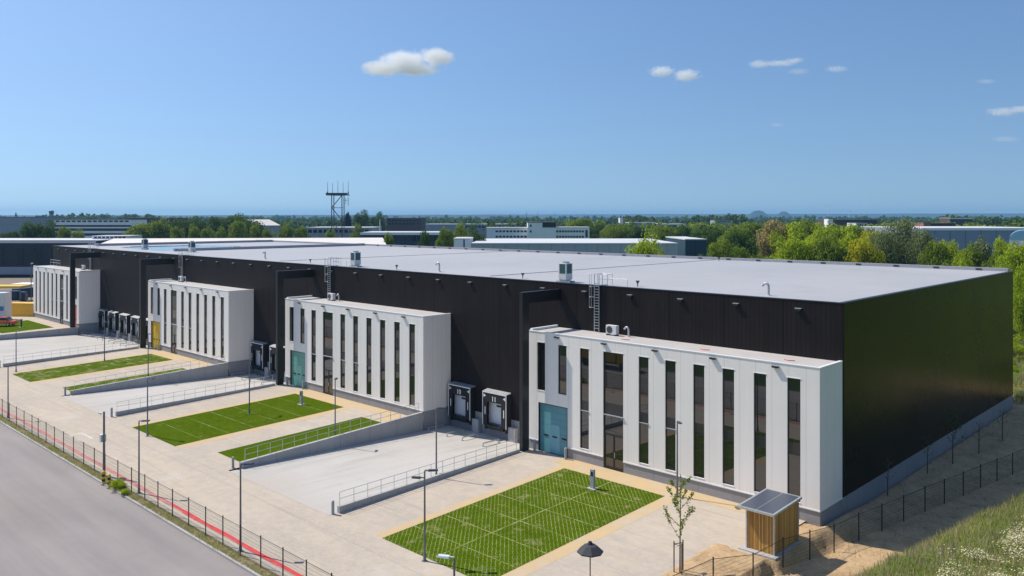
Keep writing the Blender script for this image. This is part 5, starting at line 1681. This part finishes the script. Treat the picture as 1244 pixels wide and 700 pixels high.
# orange car
r = empty('parked_car', place(3.5, 143, -0.08), 'orange red car parked in front of the white site cabin', 'car', rz=YAW + 0.05)
cp = plain('orange_car_paint', (0.72, 0.10, 0.03), 0.25, var=0.03)
body = [(-2.1, .35), (-2.1, .75), (-1.5, .88), (-0.9, 0.95), (0.9, 0.98), (2.0, .85), (2.12, .5), (2.05, .32)]
n = len(body)
MB().add([(x, -0.86, z) for x, z in body] + [(x, 0.86, z) for x, z in body], [tuple(range(n)), tuple(reversed(range(n, 2 * n)))] + [(i, n + i, n + (i + 1) % n, (i + 1) % n) for i in range(n)]).build('body', cp, r, bevel=0.05)
cab = [(-1.15, .93), (-0.45, 1.42), (0.75, 1.45), (1.5, .96)]
n = 4
MB().add([(x, -0.74 + (0.1 if z > 1 else 0), z) for x, z in cab] + [(x, 0.74 - (0.1 if z > 1 else 0), z) for x, z in cab], [tuple(range(n)), tuple(reversed(range(n, 2 * n)))] + [(i, n + i, n + (i + 1) % n, (i + 1) % n) for i in range(n)]).build('cabin', [B['win']], r)
MB().box(-0.42, 0.72, -0.62, 0.62, 1.43, 1.49).build('car_roof', cp, r)
for sx in (-1.3, 1.3):
    for sy in (-0.78, 0.78):
        wv = MB().bar((sx, sy - 0.11, 0.32), (sx, sy + 0.11, 0.32), 0.32, n=18).build('wheel', M['rubber'], r)
        MB().bar((sx, sy - 0.12, 0.32), (sx, sy + 0.12, 0.32), 0.18, n=12).build('rim', M['galv'], wv)
# dark blue trucks with open trailers
M['truck_blue'] = plain('truck_dark_blue', (0.012, 0.035, 0.085), 0.35, var=0.2)


def truck(loc, rz, label, paint=None):
    paint = paint or M['truck_blue']
    r = empty('lorry', loc, label, 'lorry', 'dark blue lorries at the left edge', rz=rz)
    MB().box(-4.2, 2.0, -1.2, 1.2, 0.9, 3.4).build('load_box', paint, r, bevel=0.04)
    MB().hexa([(2.2, -1.15, 0.6), (4.2, -1.15, 0.6), (4.2, 1.15, 0.6), (2.2, 1.15, 0.6), (2.2, -1.1, 3.1), (3.8, -1.1, 3.1), (3.8, 1.1, 3.1), (2.2, 1.1, 3.1)]).build('cab', paint, r, bevel=0.06)
    MB().hexa([(4.12, -1.0, 1.75), (4.16, -1.0, 1.75), (4.16, 1.0, 1.75), (4.12, 1.0, 1.75), (3.9, -0.95, 2.8), (3.95, -0.95, 2.8), (3.95, 0.95, 2.8), (3.9, 0.95, 2.8)]).build('windscreen', B['win'], r)
    MB().box(-4.2, 4.0, -0.5, 0.5, 0.55, 0.88).build('chassis', M['black'], r)
    for sx in (-3.2, -2.1, 3.2):
        for sy in (-1.05, 1.05):
            MB().bar((sx, sy - 0.15, 0.5), (sx, sy + 0.15, 0.5), 0.5, n=18).build('wheel', M['rubber'], r)
    return r


truck(place(14, 182, -0.1), YAW + 0.15, 'dark blue lorry nearest the yellow container').scale = (0.75, 0.75, 0.76)
truck(place(33, 190, -0.1), YAW + 1.2, 'dark blue lorry behind, beside the tall pale lamp').scale = (0.75, 0.75, 0.76)
o = truck((-44.5, -40.6, RZ), 0.05, 'yellow lorry parked across the road, mirrored in the office windows', M['yellow']); o['group'] = 'lorry across the road'
r = empty('canopy', place(5, 176, -0.1), 'flat yellow canopy over the lorries at the left edge', 'canopy', rz=YAW)
zc_ = height(346.5, 176)
MB().box(-9, 4.4, -1.5, 2.5, zc_ - 0.45, zc_).build('roof', M['yellow'], r)
for sx in (-7, 3.5): MB().bar((sx, 0, 0), (sx, 0, zc_ - 0.36), 0.14, n=8).build('post', M['pole'], r)
r = empty('canopy', place(34, 200, -0.1), 'flat white canopy behind the lorries', 'canopy', rz=YAW)
zc_ = height(344, 200)
MB().box(-3.2, 3, -2, 3, zc_ - 0.3, zc_).build('roof', B['white'], r)
for sx in (-2.4, 2.4): MB().bar((sx, 0, 0), (sx, 0, zc_ - 0.31), 0.12, n=8).build('post', M['pole'], r)


# ------------------------------------------------------------------ far woods and hills
def wood(name, label, Dr, pxr, ntrees, ytop, leaf, kind, nleaf, seed, gap=0.0):
    g = np.random.default_rng(seed)
    P_, N_ = [], []
    for i in range(ntrees):
        D = g.uniform(*Dr); px = g.uniform(*pxr)
        if gap and mnoise.noise(Vector((px * 0.013, D * 0.0008, seed))) < -0.35 + gap: continue
        t = height(g.normal(ytop, 0.9) + 1.6 * mnoise.noise(Vector((px * 0.03, D * 0.002, 1.0))), D) + 1.7
        t = max(t, 6)
        rx = t * g.uniform(0.32, 0.5)
        p, nn = crown_pts(rx, t * 0.42, t * 0.58, 7, nleaf, g)
        q = place(px, D, -1.7)
        p[:, 0] += q.x; p[:, 1] += q.y; p[:, 2] += q.z
        P_.append(p); N_.append(nn)
    p = np.concatenate(P_); nn = np.concatenate(N_)
    o = link(name, np_mesh(name, leaf_quads(p, nn, leaf, g, 0.9), 4, LEAF[kind]))
    return tag(o, label, kind='stuff')


wood('distant_wood', 'nearer belt of distant trees across the view', (640, 980), (-60, 1320), 460, 268.2, 3.0, 'dark', 70, 1, 0.1)
wood('distant_wood', 'mid green belt of distant trees on the right half', (450, 640), (690, 1320), 230, 270.0, 2.2, 'mid', 90, 2)
wood('distant_wood', 'second belt of distant trees across the view', (1100, 1900), (-60, 1320), 620, 265.4, 4.5, 'dark', 60, 3, 0.0)
wood('distant_wood', 'far belt of trees below the horizon', (2200, 3800), (-60, 1320), 700, 263.8, 9.0, 'dark', 50, 4, 0.0)
wood('distant_wood', 'tall clump of far trees on the left horizon', (1300, 1500), (36, 190), 60, 260.5, 4.0, 'dark', 90, 5)
wood('distant_wood', 'tall clump of far trees right of the lime tree', (1000, 1200), (838, 905), 60, 262.0, 3.5, 'dark', 90, 6)
wood('distant_wood', 'dark clump of far trees above the lime tree', (900, 1100), (757, 792), 34, 262.2, 3.2, 'dark', 90, 7)
wood('distant_wood', 'dark clump of far trees on the right horizon', (700, 900), (1150, 1260), 60, 262.0, 3.0, 'dark', 90, 8)


def ridge(name, label, D, px0, px1, ybase, amp, depth, seed, c, tilt=0.0):
    n = 90
    b = MB(); vs = []
    for i in range(n + 1):
        px = px0 + (px1 - px0) * i / n
        e = min(1, i / 8, (n - i) / 8)
        z = -1.7 + (height(ybase + tilt * (px - 200) / 1000 + amp * mnoise.noise(Vector((px * 0.012, seed, 0))) + 0.25 * amp * mnoise.noise(Vector((px * 0.1, seed, 2))), D) + 1.7) * e
        vs += [tuple(place(px, D - depth, -1.75)), tuple(place(px, D, max(z, -1.7))), tuple(place(px, D + depth, -1.75))]
    fs = []
    for i in range(n): fs += [(3 * i, 3 * i + 3, 3 * i + 4, 3 * i + 1), (3 * i + 1, 3 * i + 4, 3 * i + 5, 3 * i + 2)]
    b.add(vs, fs, 0, True)
    return tag(b.build(name, c), label, kind='structure')


hillm = plain('wooded_hill', (0.028, 0.05, 0.022), 0.95, var=0.35, scale=0.01)
ridge('hills', 'long low wooded rise along the horizon', 8300, -200, 1500, 261.6, 0.6, 700, 1, hillm, -2.2)
ridge('hills', 'nearer low wooded rise on the left', 5200, -200, 700, 261.6, 0.8, 500, 4, hillm)
for px, w, yt in ((921, 15, 255.6), (952, 11, 256.8)):
    D = 7000
    q = place(px, D, -1.8); rr = w / FPX * D
    hh = height(yt, D) + 1.8
    b = MB()
    prof = [(1.35, 0.0), (1.0, 0.28), (0.6, 0.66), (0.32, 0.92), (0.0, 1.0)]
    vs = [(q.x + rr * a * math.cos(t), q.y + rr * a * math.sin(t), q.z + hh * z) for a, z in prof for t in np.linspace(0, 2 * math.pi, 25)[:-1]]
    b.add(vs, [(k * 24 + i, k * 24 + (i + 1) % 24, (k + 1) * 24 + (i + 1) % 24, (k + 1) * 24 + i) for k in range(4) for i in range(24)], 0, True)
    tag(b.build('spoil_hill', hillm), 'pale %s spoil heap on the right horizon' % ('larger' if w == 16 else 'smaller'), kind='structure')

# ------------------------------------------------------------------ haze
HAZE = 1.0e-4
if HAZE:
    t = NT('haze_air')
    pv = t.n('ShaderNodeVolumePrincipled')
    pv.inputs['Color'].default_value = (0.26, 0.54, 0.92, 1); pv.inputs['Density'].default_value = HAZE; pv.inputs['Anisotropy'].default_value = 0.2
    t.l(pv.outputs[0], t.out.inputs['Volume'])
    ctr = place(622, 0, 0)
    hz = MB().box(-9900, 9900, -9900, 9900, -3.0, 95).build('haze', t.mat)
    tag(hz, 'thin blue summer haze over the plain', kind='stuff')

# ------------------------------------------------------------------ clouds
def cloud(px, py, wpx, hpx, dens, label, seed, lumps, D=3000):
    """a bank of vapour: one closed hull, density from lumps and noise"""
    t = NT('cloud_vapour')
    w = wpx / FPX * D / 2; h = hpx / FPX * D / 2
    o = None
    pos = t.n('ShaderNodeTexCoord').outputs['Object']
    nz = t.n('ShaderNodeTexNoise'); nz.inputs['Scale'].default_value = 2.9; nz.inputs['Detail'].default_value = 8; nz.inputs['Roughness'].default_value = 0.62
    mp = t.n('ShaderNodeMapping'); mp.inputs['Scale'].default_value = (w / h * 0.62, 1.0, 1.0); mp.inputs['Location'].default_value = (seed * 3.1, seed, 0)
    t.l(pos, mp.inputs['Vector']); t.l(mp.outputs[0], nz.inputs['Vector'])
    acc = None
    for (lx, lz, rx, rz) in lumps:
        vm = t.n('ShaderNodeVectorMath', operation='SUBTRACT'); vm.inputs[1].default_value = (lx, 0, lz); t.l(pos, vm.inputs[0])
        v2 = t.n('ShaderNodeVectorMath', operation='MULTIPLY'); v2.inputs[1].default_value = (1 / rx, 1.1, 1 / rz); t.l(vm.outputs[0], v2.inputs[0])
        ln = t.n('ShaderNodeVectorMath', operation='LENGTH'); t.l(v2.outputs[0], ln.inputs[0])
        f = t.math('SUBTRACT', 1.0, ln.outputs['Value'])
        acc = f if acc is None else t.math('MAXIMUM', acc, f)
    d = t.math('ADD', acc, t.math('MULTIPLY_ADD', nz.outputs['Fac'], 1.7, -1.0))
    d = t.math('MULTIPLY', t.math('MULTIPLY', d, 2.2, clamp=True), dens)
    vs = t.n('ShaderNodeVolumeScatter'); vs.inputs['Color'].default_value = (1, 1, 1, 1); vs.inputs['Anisotropy'].default_value = 0.0
    t.l(d, vs.inputs['Density']); t.l(vs.outputs[0], t.out.inputs['Volume'])
    bm_v, bm_f = [], []
    b = MB()
    n, mrow = 24, 12
    vv = []
    for j in range(mrow + 1):
        ph = math.pi * j / mrow
        for i in range(n):
            th = 2 * math.pi * i / n
            vv.append((1.5 * math.sin(ph) * math.cos(th), 1.5 * math.sin(ph) * math.sin(th), 1.6 * math.cos(ph)))
    ff = []
    vv = [(0, 0, 1.6)] + vv[n:mrow * n] + [(0, 0, -1.6)]
    last = len(vv) - 1
    for i in range(n):
        k = (i + 1) % n
        ff.append((0, 1 + i, 1 + k)); ff.append((last, 1 + (mrow - 2) * n + k, 1 + (mrow - 2) * n + i))
        for j in range(mrow - 2): ff.append((1 + j * n + i, 1 + (j + 1) * n + i, 1 + (j + 1) * n + k, 1 + j * n + k))
    b.add(vv, ff)
    o = b.build('cloud', t.mat)
    tag(o, label, 'cloud', 'small fair weather clouds')
    q = CAM + FW * D + RT * ((px - CX) / FPX * D)
    o.location = (q[0], q[1], height(py, D)); o.rotation_euler = (0, 0, YAW); o.scale = (w, h * 1.6, h)
    t.mat.volume_intersection_method if False else None
    return o


cloud(494, 77, 118, 42, 0.035, 'largest white puffy cloud above the mast', 1, [(-0.05, 0.05, 0.62, 0.8), (-0.5, -0.3, 0.5, 0.5), (0.62, 0.35, 0.42, 0.6), (0.1, -0.35, 0.7, 0.4)])
cloud(804, 87, 42, 18, 0.035, 'small puffy cloud left of its twin', 2, [(0, 0, 0.9, 0.9)])
cloud(834, 92, 44, 20, 0.035, 'small puffy cloud right of its twin', 3, [(0, 0, 0.9, 0.9)])
cloud(940, 77, 70, 20, 0.018, 'ragged wisp of cloud right of the twin puffs', 4, [(-0.5, -0.1, 0.5, 0.6), (0.2, 0.0, 0.7, 0.5), (0.7, 0.3, 0.4, 0.4)])
cloud(970, 87, 36, 12, 0.014, 'thin scrap of cloud under the ragged wisp', 5, [(0, 0, 0.9, 0.8)])
cloud(1016, 84, 38, 13, 0.016, 'thin cloud patch right of the ragged wisp', 6, [(0, 0, 0.9, 0.8)])
cloud(1224, 135, 60, 20, 0.016, 'pale flat cloud at the right edge', 7, [(-0.2, -0.1, 0.8, 0.7), (0.5, 0.2, 0.6, 0.6)])
cloud(944, 152, 26, 8, 0.012, 'tiny faint cloud above the grove', 8, [(0, 0, 0.9, 0.8)])
cloud(1198, 99, 34, 10, 0.010, 'tiny faint cloud high on the right', 9, [(0, 0, 0.9, 0.8)])
cloud(1222, 169, 50, 12, 0.008, 'faint low cloud streak at the right edge', 10, [(0, 0, 0.9, 0.8)])

# ------------------------------------------------------------------ light, sky, camera
SUN = Vector((0.72, 0.222, -1.0)).normalized()
ld = bpy.data.lights.new('sun', 'SUN'); ld.energy = 5.0; ld.angle = R(0.53); ld.color = (1.0, 0.93, 0.82)
lo = bpy.data.objects.new('sun', ld); COL.objects.link(lo)
lo.rotation_euler = SUN.to_track_quat('-Z', 'Y').to_euler(); lo.location = (0, 0, 90)
elev = math.asin(-SUN.z)
az = math.atan2(-SUN.x, -SUN.y)
world = bpy.data.worlds.new('World'); scene.world = world; world.use_nodes = True
nt = world.node_tree; nt.nodes.clear()
sky = nt.nodes.new('ShaderNodeTexSky'); sky.sky_type = 'NISHITA'; sky.sun_disc = False
sky.sun_elevation = elev; sky.sun_rotation = az
sky.altitude = 50; sky.air_density = 1.5; sky.dust_density = 1.25; sky.ozone_density = 9.0
bg = nt.nodes.new('ShaderNodeBackground'); bg.inputs[1].default_value = 0.133
wo = nt.nodes.new('ShaderNodeOutputWorld')
# hazy summer sky: squeeze the band of strong colour right at the horizon
tc = nt.nodes.new('ShaderNodeTexCoord'); mpp = nt.nodes.new('ShaderNodeMapping')
mpp.inputs['Location'].default_value = (0, 0, 0.12); mpp.inputs['Scale'].default_value = (1, 1, 1.3)
nt.links.new(tc.outputs['Generated'], mpp.inputs[0]); nt.links.new(mpp.outputs[0], sky.inputs[0])
nt.links.new(sky.outputs[0], bg.inputs[0]); nt.links.new(bg.outputs[0], wo.inputs[0])

cd = bpy.data.cameras.new('camera'); cd.sensor_width = 36; cd.sensor_fit = 'HORIZONTAL'
cd.lens = FPX / 1244 * 36; cd.shift_y = -(350 - HY) / 1244
cd.clip_start = 0.5; cd.clip_end = 30000
co = bpy.data.objects.new('camera', cd); COL.objects.link(co)
co.location = CAM; co.rotation_euler = (R(90), 0, YAW)
scene.camera = co
scene.render.resolution_x = 1024; scene.render.resolution_y = 576
scene.view_settings.view_transform = 'Standard'; scene.view_settings.look = 'None'
scene.view_settings.exposure = 0.0; scene.view_settings.gamma = 1.0
scene.view_settings.use_curve_mapping = False
cy = scene.cycles
cy.max_bounces = 42; cy.diffuse_bounces = 3; cy.glossy_bounces = 3; cy.transparent_max_bounces = 16; cy.volume_bounces = 40
cy.volume_step_rate = 1.0; cy.volume_max_steps = 128
cy.use_denoising = True
try: cy.denoiser = 'OPENIMAGEDENOISE'
except Exception: pass
